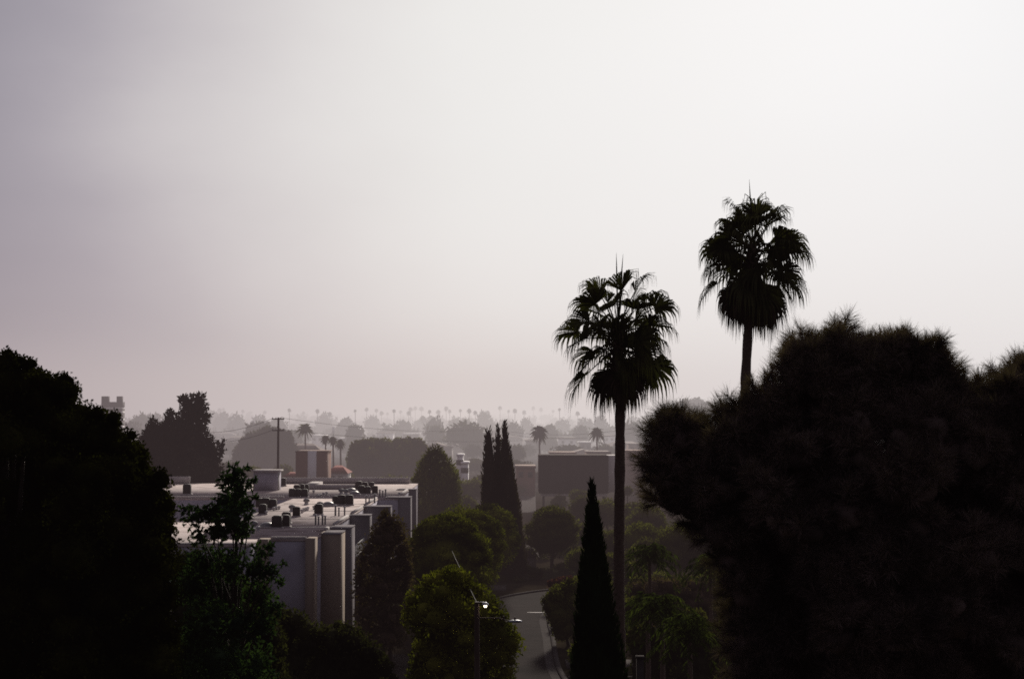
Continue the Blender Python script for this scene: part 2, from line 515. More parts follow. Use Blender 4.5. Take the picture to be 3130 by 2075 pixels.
ev = node(nt, 'ShaderNodeEmission'); mw = node(nt, 'ShaderNodeMapRange'); mw.inputs[1].default_value = 60; mw.inputs[2].default_value = 420; nt.links.new(sep.outputs[1], mw.inputs[0])
hc = mixc(nt, mw.outputs[0], (0.60, 0.40, 0.41), cr.outputs[0]); nt.links.new(hc, ev.inputs[0]); nt.links.new(ml.outputs[0], ev.inputs[1])  # scattered light and the warm near tint are put in as emission
ab = node(nt, 'ShaderNodeVolumeAbsorption'); ab.inputs[0].default_value = (0, 0, 0, 1); nt.links.new(ml.outputs[0], ab.inputs[1])
as_ = node(nt, 'ShaderNodeAddShader'); nt.links.new(ev.outputs[0], as_.inputs[0]); nt.links.new(ab.outputs[0], as_.inputs[1])
nt.links.new(as_.outputs[0], out.inputs['Volume'])
structure('haze', [box(-6200, 6200, -400, 9800, -2, 55)], hz)

# ------------------------------------------------------------------ apartment building
ZR = 8.5
bld = thing('apartment_building', 'long flat-roofed grey stucco apartment building crowded with rooftop units', 'building', (-20, 140, 0))
obj('wall', [box(-23, -14.1, 102, 150, 0, 8.35), box(-52, -12.0, 150, 182, 0, 8.35), box(-23, -18, 97.5, 102, 0, 8.35)], M['stucco'], bld)
obj('low_wing', [box(-52, -23.003, 104, 149.99, 0, 6.3)], M['stucco'], bld)
obj('roof', [box(-23.03, -14.07, 101.97, 150, 8.35, ZR), box(-52.03, -11.97, 150, 182.03, 8.35, ZR), box(-23.03, -17.97, 97.47, 101.97, 8.35, ZR),
             box(-52.03, -23.05, 103.97, 149.98, 6.3, 6.42)], M['deck'], bld)
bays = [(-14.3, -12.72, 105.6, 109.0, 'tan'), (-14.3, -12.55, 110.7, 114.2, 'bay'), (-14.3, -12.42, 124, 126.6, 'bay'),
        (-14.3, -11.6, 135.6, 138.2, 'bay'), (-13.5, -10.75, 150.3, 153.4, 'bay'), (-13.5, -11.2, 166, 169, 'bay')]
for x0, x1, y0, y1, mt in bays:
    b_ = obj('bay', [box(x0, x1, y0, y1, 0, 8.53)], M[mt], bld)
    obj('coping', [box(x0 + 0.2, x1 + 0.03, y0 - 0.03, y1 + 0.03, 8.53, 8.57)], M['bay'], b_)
obj('pilaster', [box(-14.66, -14.06, 101.5, 103.4, 0, 8.56)], M['tan'], bld)
obj('pilaster', [box(-18.0, -17.3, 101.0, 102.6, 0, 8.54)], M['tan'], bld)
for y0, y1 in ((114.3, 123.9), (126.7, 135.5), (138.3, 149.5)):
    for z in (2.9, 5.7):
        bk = obj('balcony', [box(-14.1, -12.7, y0 + 0.2, y1 - 0.2, z, z + 0.18)], M['white'], bld)
        obj('railing', [box(-12.76, -12.72, y0 + 0.2, y1 - 0.2, z + 1.0, z + 1.06)] + [box(-12.76, -12.72, yy, yy + 0.04, z + 0.18, z + 1.0) for yy in np.arange(y0 + 0.25, y1 - 0.3, 0.3)], M['white'], bk)
        obj('window', [box(-14.13, -14.06, y0 + 1.2, y1 - 1.2, z + 0.25, z + 2.3)], M['glass'], bld)
def cop(x0, x1, y0, y1, h=0.18):
    return box(x0, x1, y0, y1, ZR, ZR + h)
for q_ in ((-17.2, -14.7, 102.0, 102.22), (-22.9, -18.1, 97.5, 97.72, 0.14), (-14.35, -14.12, 109.1, 110.6, 0.22), (-14.35, -14.12, 114.3, 123.9), (-14.35, -14.12, 126.7, 135.5),
           (-14.35, -14.12, 138.3, 149.8), (-12.3, -12.05, 153.5, 165.8), (-36, -13, 181.6, 182.0, 0.75), (-52, -41, 181.4, 181.9, 0.9), (-52, -24, 150.05, 150.3, 0.25)):
    obj('parapet', [cop(*q_)], M['coping'], bld)
for q_ in ((-23.2, -16.5, 168.0, 168.5, 0.55), (-24.5, -23.2, 168.0, 175.0, 0.6), (-46, -43.5, 172, 172.4, 0.75), (-43.4, -41, 172.0, 172.4, 0.75)):
    obj('upstand', [cop(*q_)], M['coping'], bld)
for y in (112.3, 121.4, 131.0, 141.2):
    obj('roof_seam', [box(-22.6, -14.6, y, y + 0.16, ZR, ZR + 0.03)], M['rustpipe'], bld)
obj('roof_seam', [box(-50, -13, 156.0, 156.2, ZR, ZR + 0.04)], M['rustpipe'], bld)
# roof shed
def z2(zx, zy):
    return (600 + zx / 2.956) * 0.7556, (1150 + zy / 2.956) * 0.7556
def zr(zx, zy):
    return G(*z2(zx, zy), ZR)
p = zr(620, 1030)
sh = thing('roof_shed', 'pale boxy stair shed standing on the far left of the roof', 'shed', p)
obj('wall', [box(p[0] - 1.35, p[0] + 1.35, p[1], p[1] + 3, ZR, ZR + 2.2)], M['stucco'], sh)
obj('roof', [box(p[0] - 1.6, p[0] + 1.6, p[1] - 0.25, p[1] + 3.2, ZR + 2.2, ZR + 2.36)], M['coping'], sh)
obj('door', [box(p[0] + 1.3, p[0] + 1.38, p[1] + 0.8, p[1] + 1.7, ZR + 0.02, ZR + 2.0)], M['rustpipe'], sh)

# rooftop condensers
def ac_unit(loc):
    t = thing('air_conditioner', None, 'air conditioner', loc)
    x, y, z = loc
    cab = [box(x - .33, x + .33, y - .33, y + .33, z + .10, z + .86)]
    for k in range(7):
        zz = z + .17 + k * .095
        cab += [box(x - .345, x + .345, y - .345, y + .345, zz, zz + .035)]
    obj('cabinet', cab, M['acmetal'], t)
    obj('fan_guard', [lathe((x, y, z + .861), [(.30, 0), (.30, .05), (.22, .075), (.06, .085), (.001, .085)], 16)], M['acgrill'], t)
    obj('base_pad', [box(x - .42, x + .42, y - .42, y + .42, z + 0.004, z + .10)], M['coping'], t)
    return t
ac_list = [
    (905, 1052, 'left condenser of the back row in the cluster right of the roof shed'), (945, 1048, 'middle condenser of the back row in the cluster right of the roof shed'),
    (988, 1040, 'tallest looking condenser, right end of the back row right of the roof shed'), (862, 1092, 'left condenser of the front row in the cluster right of the roof shed'),
    (915, 1090, 'middle condenser of the front row in the cluster right of the roof shed'), (975, 1090, 'right condenser of the front row in the cluster right of the roof shed'),
    (1466, 1022, 'back left condenser of the cluster near the far roof edge'), (1521, 1020, 'back middle condenser of the cluster near the far roof edge'),
    (1580, 1022, 'back right condenser of the cluster near the far roof edge'),
    (1490, 1062, 'front left condenser of the cluster near the far roof edge'), (1548, 1062, 'front middle condenser of the cluster near the far roof edge'),
    (1612, 1058, 'front right condenser of the cluster near the far roof edge'),
    (1258, 1158, 'left condenser in the dark row of three mid roof'), (1310, 1160, 'middle condenser in the dark row of three mid roof'), (1380, 1162, 'right condenser in the dark row of three mid roof'),
    (688, 1195, 'right condenser of the group just right of the leafy green tree'), (622, 1195, 'middle condenser of the group just right of the leafy green tree'),
    (565, 1185, 'left condenser of the group, half behind the leafy green tree'), (595, 1245, 'front condenser of the group just right of the leafy green tree'),
    (900, 1265, 'lone condenser left of the row of small vents mid roof'), (1102, 1246, 'lone condenser in the middle of the roof with a pale curb'),
    (725, 1372, 'left condenser of the nearest cluster on the roof'), (808, 1330, 'back condenser of the nearest cluster on the roof'), (797, 1362, 'small front condenser of the nearest cluster on the roof'),
    (778, 990, 'dark condenser tucked beside the roof shed under the utility pole'), (412, 1450, 'condenser at the near left corner of the roof beside the leafy tree'),
]
ac0 = None
for zx, zy, lab in ac_list:
    p = zr(zx, zy); p[1] += 0.3
    lab = 'dark ' + lab if not lab.startswith('dark') else lab
    if ac0 is None:
        ac0 = ac_unit(p); ac0['label'] = lab; ac0['group'] = 'condenser units on the flat roof'
    else:
        dup(ac0, p, rng.uniform(-0.12, 0.12), lab, rng.uniform(0.92, 1.12))
p = G(560, 1136, ZR); p = G((1690 / 2.956) * 0.7556, (1050 + 1360 / 2.956) * 0.7556, ZR)
dup(ac0, p, 0.1, 'dark condenser alone on the far left roof beside the conifer', 1.25)
# turbine vents, skylight domes, pipes, small vents
def turbine(loc):
    t = thing('turbine_vent', None, 'roof vent', loc)
    obj('collar', [lathe(loc, [(.26, 0.003), (.17, .22)], 14)], M['galv'], t, True)
    n = 18; parts = [lathe((loc[0], loc[1], loc[2] + .22), [(.16, 0), (.30, .09), (.33, .2), (.28, .31), (.15, .38), (.001, .40)], n)]
    obj('turbine_head', parts, M['rustpipe'], t)
    return t
tv = [(995, 1155, 'round turbine vent alone in the middle of the roof'), (865, 1215, 'round turbine vent behind the lone condenser on the left half of the roof'), (1310, 1058, 'left one of two turbine vents before the far condenser cluster'),
      (1352, 1062, 'right one of two turbine vents before the far condenser cluster'), (520, 1372, 'round turbine vent nearest the leafy tree on the roof edge'), (1118, 1185, 'round turbine vent behind the lone condenser with the pale curb')]
t0 = None
for zx, zy, lab in tv:
    p = zr(zx, zy)
    if t0 is None: t0 = turbine(p); t0['label'] = lab; t0['group'] = 'turbine vents on the roof'
    else: dup(t0, p, rng.uniform(0, 6), lab)
def skydome(loc):
    t = thing('skylight', None, 'skylight', loc)
    obj('curb', [cbox((loc[0], loc[1], loc[2] + .003), 1.3, 1.3, .16)], M['coping'], t)
    obj('dome', [lathe((loc[0], loc[1], loc[2] + .163), [(.58, 0), (.54, .12), (.42, .22), (.22, .29), (.001, .31)], 18)], M['skylight'], t, True)
    return t
s0 = None
for zx, zy, lab in [(1195, 1170, 'low grey skylight dome below the row of three condensers'), (640, 1365, 'low grey skylight dome left of the nearest condenser cluster'), (1400, 1040, 'low grey skylight dome left of the far condenser cluster'), (1430, 1070, 'low grey skylight dome just in front of the far condenser cluster')]:
    p = zr(zx, zy)
    if s0 is None: s0 = skydome(p); s0['label'] = lab; s0['group'] = 'skylights on the roof'
    else: dup(s0, p, 0, lab)
def pipe(loc):
    t = thing('vent_pipe', None, 'vent pipe', loc)
    obj('pipe', tube([loc + [0, 0, .004], loc + [0, 0, .75]], .075, 8), M['rustpipe'], t, True)
    obj('rain_cap', [lathe((loc[0], loc[1], loc[2] + .752), [(.13, 0), (.13, .06), (.001, .12)], 10)], M['galv'], t)
    return t
p0 = None
for row, pts in (('nearest group of grey pipes', [(1078, 1338), (1104, 1340), (1140, 1338), (1164, 1338)]), ('middle group of grey pipes', [(1257, 1255), (1288, 1258), (1340, 1252)]),
                 ('group of grey pipes near the right roof edge', [(1532, 1142), (1562, 1146), (1610, 1142)]), ('farthest group of grey pipes at right', [(1658, 1092), (1684, 1090), (1710, 1086)])):
    for k, (zx, zy) in enumerate(pts):
        p = zr(zx, zy)
        w = ['leftmost', 'second from left', 'third from left', 'rightmost'][k] if len(pts) == 4 else ['leftmost', 'middle', 'rightmost'][k]
        lab = f'{w} of the {row} on the flat roof'
        if p0 is None: p0 = pipe(p); p0['label'] = lab; p0['group'] = 'vent pipes on the roof'
        else: dup(p0, p, 0, lab, rng.uniform(0.85, 1.15))
def goose(loc):
    t = thing('small_vent', 'small bright metal vent low on the gravel roof', 'roof vent', loc, 'small metal vents scattered on the roof')
    obj('stack', [lathe(loc, [(.10, .003), (.10, .20), (.16, .21), (.16, .30), (.001, .36)], 10)], M['galv'], t, True)
    return t
g0 = None
for zx, zy in [(955, 1230), (972, 1218), (990, 1212), (1008, 1206), (1062, 1198), (1102, 1090), (1122, 1085), (1150, 1072), (1178, 1066), (632, 1245), (700, 1208), (725, 1200), (748, 1198), (440, 1400), (455, 1412), (478, 1410), (500, 1418), (520, 1408), (560, 1390), (1060, 1050), (1835, 1072), (470, 1385), (1085, 1185)]:
    p = zr(zx, zy)
    if g0 is None: g0 = goose(p)
    else: dup(g0, p, 0)

# ------------------------------------------------------------------ fan palms
def fan_leaf(base, d, pet, Rf, rngl, droop=0.5, A=105, nseg=30, fold=0.3):
    d = unit(d)
    gdir = np.array([0, 0, -1.0])
    pts = [base]
    for k in range(1, 5):
        pts.append(base + d * pet * k / 4 + gdir * 0.10 * pet * (k / 4) ** 2)
    parts = tube(np.array(pts), np.linspace(.035, .018, 5), 4, cap=False)
    hub = pts[-1]; d2 = unit(pts[-1] - pts[-2] + gdir * 0.08)
    n0 = np.array([0, 0, 1.0]) if abs(d2[2]) < 0.93 else unit(np.array([rngl.normal(), rngl.normal(), 0]))
    s = unit(np.cross(d2, n0)); n = np.cross(s, d2)
    roll = rngl.normal() * 0.75
    s, n = s * math.cos(roll) + n * math.sin(roll), n * math.cos(roll) - s * math.sin(roll)
    V, F = [], []
    dA = 2 * A / (nseg - 1)
    for i in range(nseg):
        a = R(-A + i * dA + rngl.normal() * 1.5)
        sd = math.cos(a) * d2 + math.sin(a) * s
        t = -math.sin(a) * d2 + math.cos(a) * s
        sd = unit(sd + n * (fold * abs(math.sin(a))) )
        l = Rf * (0.78 + 0.22 * math.cos(a)) * rngl.uniform(0.9, 1.06)
        p1 = hub + sd * 0.5 * l
        p2 = p1 + sd * 0.30 * l + gdir * 0.06 * l
        drp = droop * rngl.uniform(0.5, 1.3)
        p3 = p2 + unit(sd * 0.5 + gdir * (0.25 + drp)) * l * 0.28
        p4 = p3 + unit(sd * 0.12 + gdir * (0.35 + drp)) * l * (0.22 + 0.35 * drp)
        w1 = 2 * 0.5 * l * math.sin(R(dA) / 2) * 1.5
        o = len(V)
        for pp, w in ((hub, .01), (p1, w1), (p2, w1 * 0.92), (p3, w1 * 0.45), (p4, .006)):
            V += [pp - t * w / 2, pp + t * w / 2]
        for k in range(4):
            F.append([o + 2 * k, o + 2 * k + 1, o + 2 * k + 3, o + 2 * k + 2])
    parts.append((np.array(V), np.array(F)))
    return parts

def fan_palm(label, base, bud, rt, n, pet, Rf, seed, skirt, spikes):
    rl = np.random.default_rng(seed)
    root = thing('fan_palm', label, 'palm tree', base, 'tall fan palms against the sky')
    live, dead = [], []
    for k in range(n):
        f = (k + 0.5) / n
        th = R(12 + 122 * f ** 0.92 + rl.normal() * 6)
        az = k * 2.39996 + rl.normal() * 0.25
        d = np.array([math.sin(th) * math.cos(az), math.sin(th) * math.sin(az), math.cos(th)])
        b = bud + np.array([math.cos(az) * rt * 0.6, math.sin(az) * rt * 0.6, -1.15 * f + 0.15])
        live += fan_leaf(b, d, pet * rl.uniform(0.62, 1.18) * (0.85 + 0.25 * math.sin(th)), Rf * rl.uniform(0.85, 1.1), rl, droop=0.25 + 0.6 * f, A=100 if f > .15 else 60, fold=0.35)
    for k in range(n // 4):     # shorter inner leaves fill the heart of the crown
        th = R(rl.uniform(15, 120)); az = rl.uniform(0, 6.283)
        d = np.array([math.sin(th) * math.cos(az), math.sin(th) * math.sin(az), math.cos(th)])
        b = bud + np.array([math.cos(az) * rt * .5, math.sin(az) * rt * .5, -rl.uniform(0, 1.2)])
        live += fan_leaf(b, d, pet * rl.uniform(0.3, 0.6), Rf * rl.uniform(0.75, 1.0), rl, droop=rl.uniform(.3, .8), A=90, nseg=22, fold=0.5)
    for k in range(spikes):     # unopened spear leaves
        az = rl.uniform(0, 6.28); o = np.array([math.cos(az), math.sin(az), 0]) * 0.25
        b = bud + [0, 0, 0.1]
        live += tube(np.array([b, b + o * 0.6 + [0, 0, pet * 1.3], b + o * rl.uniform(.4, 1.0) + [0, 0, (pet + Rf) * rl.uniform(0.93, 1.06)]]), [.03, .03, .004], 4, cap=False)
    for k in range(skirt):
        az = k * 2.39996 + rl.normal() * 0.2
        th = R(rl.uniform(138, 166))
        d = np.array([math.sin(th) * math.cos(az), math.sin(th) * math.sin(az), math.cos(th)])
        b = bud + np.array([math.cos(az) * rt, math.sin(az) * rt, -1.0 - 0.6 * rl.random()])
        dead += fan_leaf(b, d, pet * rl.uniform(0.35, 0.75), Rf * rl.uniform(0.75, 1.0), rl, droop=0.9, A=75, nseg=24, fold=0.5)
    # woven leaf bases on the top of the stem
    for k in range(46):
        az = k * 2.39996; z = -0.1 - 2.0 * k / 46
        b = bud + np.array([math.cos(az) * rt * 0.9, math.sin(az) * rt * 0.9, z])
        tip = b + np.array([math.cos(az), math.sin(az), 1.3]) * rl.uniform(0.18, 0.34)
        dead += tube(np.array([b, tip]), [.06, .02], 4, cap=False)
    obj('fronds', live, M['palm'], root)
    obj('dead_skirt', dead, M['deadfrond'], root, label='hanging dead fronds under the green crown')
    # trunk: slight sway, ringed
    m = 60; t = np.linspace(0, 1, m)
    b0 = np.asarray(base, float)
    pts = b0 + (bud - b0) * t[:, None] + np.array([1, 0.3, 0]) * (0.22 * np.sin(t * 4.2 + seed))[:, None] * (t * (1 - t) * 3)[:, None]
    rad = rt * (1.35 - 0.4 * t) * (1 + 0.05 * np.sin(np.arange(m) * 2.1) + 0.03 * rl.normal(size=m)); rad[:3] *= [1.7, 1.35, 1.15]
    obj('trunk', tube(pts, rad, 12), M['palmbark'], root, smooth=True)
    return root

d = 56.0; bud = P(1427, 752, d); foot = P(1448, 1500, d); foot[2] = 0
fan_palm('shorter tall fan palm in the middle with ragged crown and bare trunk', foot, bud, 0.19, 33, 1.46, 1.16, 3, 9, 2)
d = 62.0; bud = P(1738, 562, d); foot = P(1690, 1300, d); foot[2] = 0
fan_palm('taller fan palm rising behind the big pine at right', foot, bud, 0.20, 37, 1.48, 1.22, 8, 26, 1)

# ------------------------------------------------------------------ big long-needled pine, right foreground
poly = [(1500, 1062), (1515, 1000), (1568, 962), (1628, 982), (1643, 1022), (1652, 968), (1690, 950), (1728, 936), (1748, 886), (1788, 872), (1802, 908), (1818, 812), (1880, 790), (1902, 800), (1938, 748), (1982, 800), (2025, 792), (2088, 790), (2105, 812), (2122, 796), (2172, 806),
        (2198, 850), (2206, 915), (2228, 918), (2246, 822), (2310, 796), (2362, 850), (2480, 800), (2640, 900), (2700, 1200), (2640, 1700), (1720, 1700), (1690, 1480), (1668, 1330), (1610, 1242), (1590, 1205), (1530, 1192), (1503, 1130)]
gaps = [(2050, 1046, 26), (1800, 1160, 20), (1880, 1020, 14), (2352, 1000, 22), (2300, 885, 9), (2340, 1040, 14)]
D_P = 27.0
pl = poly_lobes(poly, D_P, 2.0, 42, 74, 210, gaps, squash=0.9)
pb = P(2080, 1000, D_P + 0.4); pb[2] = 0
root = thing('pine_tree', 'huge near black long-needled pine filling the right foreground', 'pine tree', pb)
# a tuft: needles fanning forward from a short twig
def tuft(nn, ln):
    b = rng.uniform(0, 0.32, nn)
    th = R(1) * rng.uniform(8, 85, nn); az = rng.uniform(0, 6.283, nn)
    D = np.stack([np.sin(th) * np.cos(az), np.sin(th) * np.sin(az), np.cos(th)], 1)
    l = ln * rng.uniform(0.75, 1.15, nn)
    B = np.stack([0 * b, 0 * b, b], 1)
    side = unit(np.cross(D, rand_unit(nn))) * 0.0034
    mid = B + D * l[:, None] * 0.55
    tip = B + D * l[:, None] + np.array([0, 0, 0.0])
    V = np.stack([B - side, B + side, mid + side * .9, tip, mid - side * .9], 1)
    return V            # nn,5,3
parts, cand = [], []
la = np.array(pl)
for i, l in enumerate(la):
    c, r = l[:3], l[3:6]
    V = ICO2[0]; k = 0.70 * (1 + 0.25 * wob(V * 2.6 + c))
    parts.append((c + V * r * k[:, None], ICO2[1]))
    n = int(54 * (r[0] / 0.5) ** 2)
    u = rand_unit(n); u[:, 2] = np.where(u[:, 2] < -0.5, -u[:, 2], u[:, 2])
    p = c + u * r * rng.uniform(0.42, 0.80, n)[:, None]
    keep = np.ones(n, bool)
    for j in range(len(la)):
        if j == i: continue
        q = (p - la[j, :3]) / (la[j, 3:6] * 0.6); keep &= (q * q).sum(1) > 1
    for pp, uu in zip(p[keep], u[keep]):
        ax = unit(uu + np.array([0, 0, 0.45]) + rng.normal(size=3) * 0.2)
        a = unit(np.cross(ax, [0.3, 0.8, 0.1])); b = np.cross(ax, a)
        s = rng.uniform(0.6, 1.25)
        T = tuft(150, 0.28)
        W_ = (T[..., 0:1] * a + T[..., 1:2] * b + T[..., 2:3] * ax) * s + pp
        parts.append((W_.reshape(-1, 3), np.arange(len(T) * 5).reshape(-1, 5)))
        if uu[2] > 0.75 and rng.random() < 0.25:
            cand.append((pp + ax * 0.1, unit(ax + [0, 0, 1.5])))
obj('needles', parts, M['needle'], root)
lim = branches(pb, P(2060, 830, D_P), pl, 0.42, 60)
for b, ax in cand:
    lim += tube(np.array([b, b + ax * 0.22, b + ax * rng.uniform(.34, .46)]), [.016, .014, .008], 5, cap=False)
gp = P(2062, 1090, D_P)
lim += tube(np.array([P(2030, 1180, D_P), P(2058, 1075, D_P), P(2066, 1040, D_P), P(2085, 950, D_P)]), [.09, .08, .07, .05], 7)
obj('trunk', lim, M['bark'], root, smooth=True)

# ------------------------------------------------------------------ dense dark tree, left foreground
poly = [(-420, 960), (-260, 850), (-100, 822), (0, 812), (60, 818), (100, 850), (135, 858), (172, 880), (186, 925), (240, 938), (285, 972), (300, 1008), (338, 1026), (358, 1080), (395, 1128),
        (406, 1200), (412, 1300), (415, 1450), (420, 1720), (-420, 1720)]
D_L = 40.0
ll = poly_lobes(poly, D_L, 3.0, 34, 68, 230, squash=0.85)
for x, y, r in ((150, 882, 26), (165, 900, 22), (75, 838, 14), (262, 962, 18), (305, 1004, 14), (372, 1105, 26), (388, 1165, 22), (20, 822, 20)):
    p = P(x, y, D_L - 0.5); ll.append([*p, r * S(D_L), r * S(D_L), r * S(D_L)])
b = P(30, 1000, D_L + 0.5); b[2] = 0
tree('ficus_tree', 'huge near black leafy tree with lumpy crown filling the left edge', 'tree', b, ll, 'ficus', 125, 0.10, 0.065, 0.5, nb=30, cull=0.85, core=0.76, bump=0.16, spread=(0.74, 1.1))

# ------------------------------------------------------------------ leafy green tree before the building
D_S = 46.0
sap = [(545, 1092, 22), (525, 1112, 22), (552, 1125, 30), (530, 1160, 40), (500, 1185, 28), (566, 1165, 22), (540, 1200, 40), (556, 1225, 26), (502, 1225, 28), (450, 1192, 24), (428, 1176, 14), (474, 1182, 18),
       (462, 1236, 22), (588, 1108, 7), (572, 1078, 9), (590, 1150, 8), (480, 1300, 46), (530, 1300, 40), (450, 1350, 55), (520, 1370, 55), (480, 1440, 60), (550, 1440, 40), (602, 1276, 24), (622, 1262, 10),
       (590, 1318, 34), (626, 1322, 20), (600, 1375, 36), (655, 1300, 9), (632, 1400, 22), (648, 1345, 12), (600, 1440, 34), (500, 1520, 70), (585, 1530, 48), (440, 1500, 60), (480, 1620, 80), (580, 1640, 80), (560, 1700, 90), (420, 1600, 60)]
sl = []
for x, y, r in sap:
    Y = D_S + rng.uniform(-1, 1) * min(1.4, r * S(D_S) * 1.6)
    p = P(x, y, Y); rr = r * S(Y); sl.append([*p, rr, rr, rr * 0.95])
b = P(520, 1300, D_S); b[2] = 0
rt = thing('leafy_tree', 'glossy green broadleaf tree with airy top overlapping the flat roof', 'tree', b)
obj('crown', crown_parts(sl, 38, 0.20, 0.075, core=0.42, spread=(0.45, 1.15), up=0.35, rosette=4, cull=0.35, bump=0.2), M['broad'], rt)
obj('trunk', branches(b, P(545, 1130, D_S), sl, 0.16, 34, 0.3), M['bark'], rt, smooth=True)


def cypress(label, base, height, rad, mat, dens, L, W, seed, lean=(0, 0), group=None, pw=0.75, name='cypress_tree', wb=0.09):
    rl = np.random.default_rng(seed)
    root = thing(name, label, 'cypress', base, group)
    nz = 34; prof = []
    parts = []
    def rr(t):
        return rad * np.minimum(1, 1.0 * (1 - t) ** pw * 1.02) * np.clip(0.55 + t * 6, 0, 1)
    V, F = [], []
    na = 18
    for i in range(nz + 1):
        t = i / nz
        for j in range(na):
            a = 2 * math.pi * j / na
            q = np.array([math.cos(a), math.sin(a), t * height / max(rad, .2) * 0.5])
            r_ = rr(t) * 0.86 * (1 + wb * wob(q * 1.6 + seed))
            V.append([base[0] + lean[0] * t + r_ * math.cos(a), base[1] + lean[1] * t + r_ * math.sin(a), 0.25 + t * height * 0.985])
    for i in range(nz):
        for j in range(na):
            F.append([i * na + j, i * na + (j + 1) % na, (i + 1) * na + (j + 1) % na, (i + 1) * na + j])
    parts.append((np.array(V), np.array(F)))
    n = int(dens * 2 * math.pi * rad * height * 0.6)
    t = 1 - np.sqrt(rl.random(n)); t = np.where(rl.random(n) < 0.15, rl.random(n), t)
    a = rl.uniform(0, 6.283, n)
    q = np.stack([np.cos(a), np.sin(a), t * height / max(rad, .2) * 0.5], 1)
    r_ = rr(t) * rl.uniform(0.78, 1.02, n) * (1 + wb * wob(q * 1.6 + seed))
    C = np.stack([base[0] + lean[0] * t + r_ * np.cos(a), base[1] + lean[1] * t + r_ * np.sin(a), 0.25 + t * height * 0.985], 1)
    D = unit(np.stack([np.cos(a) * 0.28, np.sin(a) * 0.28, np.ones(n)], 1) + rl.normal(size=(n, 3)) * 0.13)
    s = rl.uniform(0.6, 1.3, n)
    parts.append(leaf_quads(C, D, L * s, W * s))
    obj('crown', parts, M[mat], root)
    obj('trunk', tube(np.array([base, [base[0] + lean[0] * .5, base[1] + lean[1] * .5, height * 0.6]]), [rad * 0.22, rad * 0.06], 8), M['bark'], root, smooth=True)
    return root
D_C = 50.0
tip = P(1367, 1118, D_C); b = np.array([P(1392, 1400, D_C)[0], D_C, 0])
cypress('slender near black cypress spire standing before the palm trunk', b, tip[2], 1.75, 'cypress', 170, 0.26, 0.05, 5, lean=(tip[0] - b[0], 0), pw=0.82)
trio = [(1133, 1128, 991, 1.15, 'left spire of the hazy cypress trio behind the round street trees', 150, 0.45), (1153, 1150, 983, 1.25, 'middle spire of the hazy cypress trio behind the round street trees', 151.5, 0.88),
        (1181, 1165, 975, 1.75, 'right and tallest spire of the hazy cypress trio', 150.5, 0.84), (1186, 1177, 1060, 1.45, 'short side spire leaning on the right of the cypress trio', 149.0, 0.8)]
for i, (xb, xt, yt, r_, lab, dd, pw_) in enumerate(trio):
    tp = P(xt, yt, dd); bb = np.array([P(xb, 1200, dd)[0], dd, 0])
    cypress(lab, bb, tp[2], r_, 'hazecyp', 30, 0.55, 0.12, 20 + i, lean=(tp[0] - bb[0], 0), group='hazy cypresses in mid distance', pw=pw_)

# ------------------------------------------------------------------ clipped round street trees
def dome_tree(label, xd, ytop, wd, dd, mat='dome', hfac=0.95, group='round street trees', trunk=0.2, dens=34, L=0.24):
    w = wd * S(dd); tp = P(xd, ytop, dd); h = w * hfac
    h = min(h, tp[2] - 1.6)
    c = np.array([tp[0], dd, tp[2] - h * 0.55])
    lob = [[*c, w * .47, w * .47, h * .52]]
    for k in range(46):
        u = rand_unit(1)[0]
        if u[2] < -0.45: u[2] *= -1
        r_ = w * rng.uniform(0.09, 0.15)
        p = c + u * np.array([w * .47 - r_ * .75, w * .47 - r_ * .75, h * .52 - r_ * .45])
        lob.append([*p, r_ * 1.3, r_ * 1.3, r_ * 0.62])
    base = np.array([c[0], dd, 0])
    return tree('street_tree', label, 'tree', base, lob, mat, dens, L, L * .5, trunk, top=c, group=group, nb=8, core=0.92, spread=(.92, 1.1), cull=0.9)
dome_tree('nearest round clipped street tree with lime green top beside the grey building', 1036, 1184, 190, 112, hfac=1.1)
dome_tree('second round clipped street tree peeking behind the nearest one', 1074, 1170, 176, 125, hfac=1.1)
dome_tree('third round clipped street tree with bare trunks by the road bend', 1130, 1162, 132, 139, hfac=1.1)
dome_tree('brownish round tree right of the cypress trio before the blank box building', 1276, 1168, 118, 161, 'mid', hfac=0.95, trunk=0.25)

# ------------------------------------------------------------------ other near and mid trees with their own outlines
def shaped(name, label, cat, poly, dd, depth, rmin, rmax, n, mat, dens, L, W, r0, bx, top=None, gaps=(), **kw):
    lb = poly_lobes(poly, dd, depth, rmin, rmax, n, gaps)
    b = P(bx, 1000, dd); b[2] = 0
    return tree(name, label, cat, b, lb, mat, dens, L, W, r0, top=P(*top, dd) if top else None, **kw)

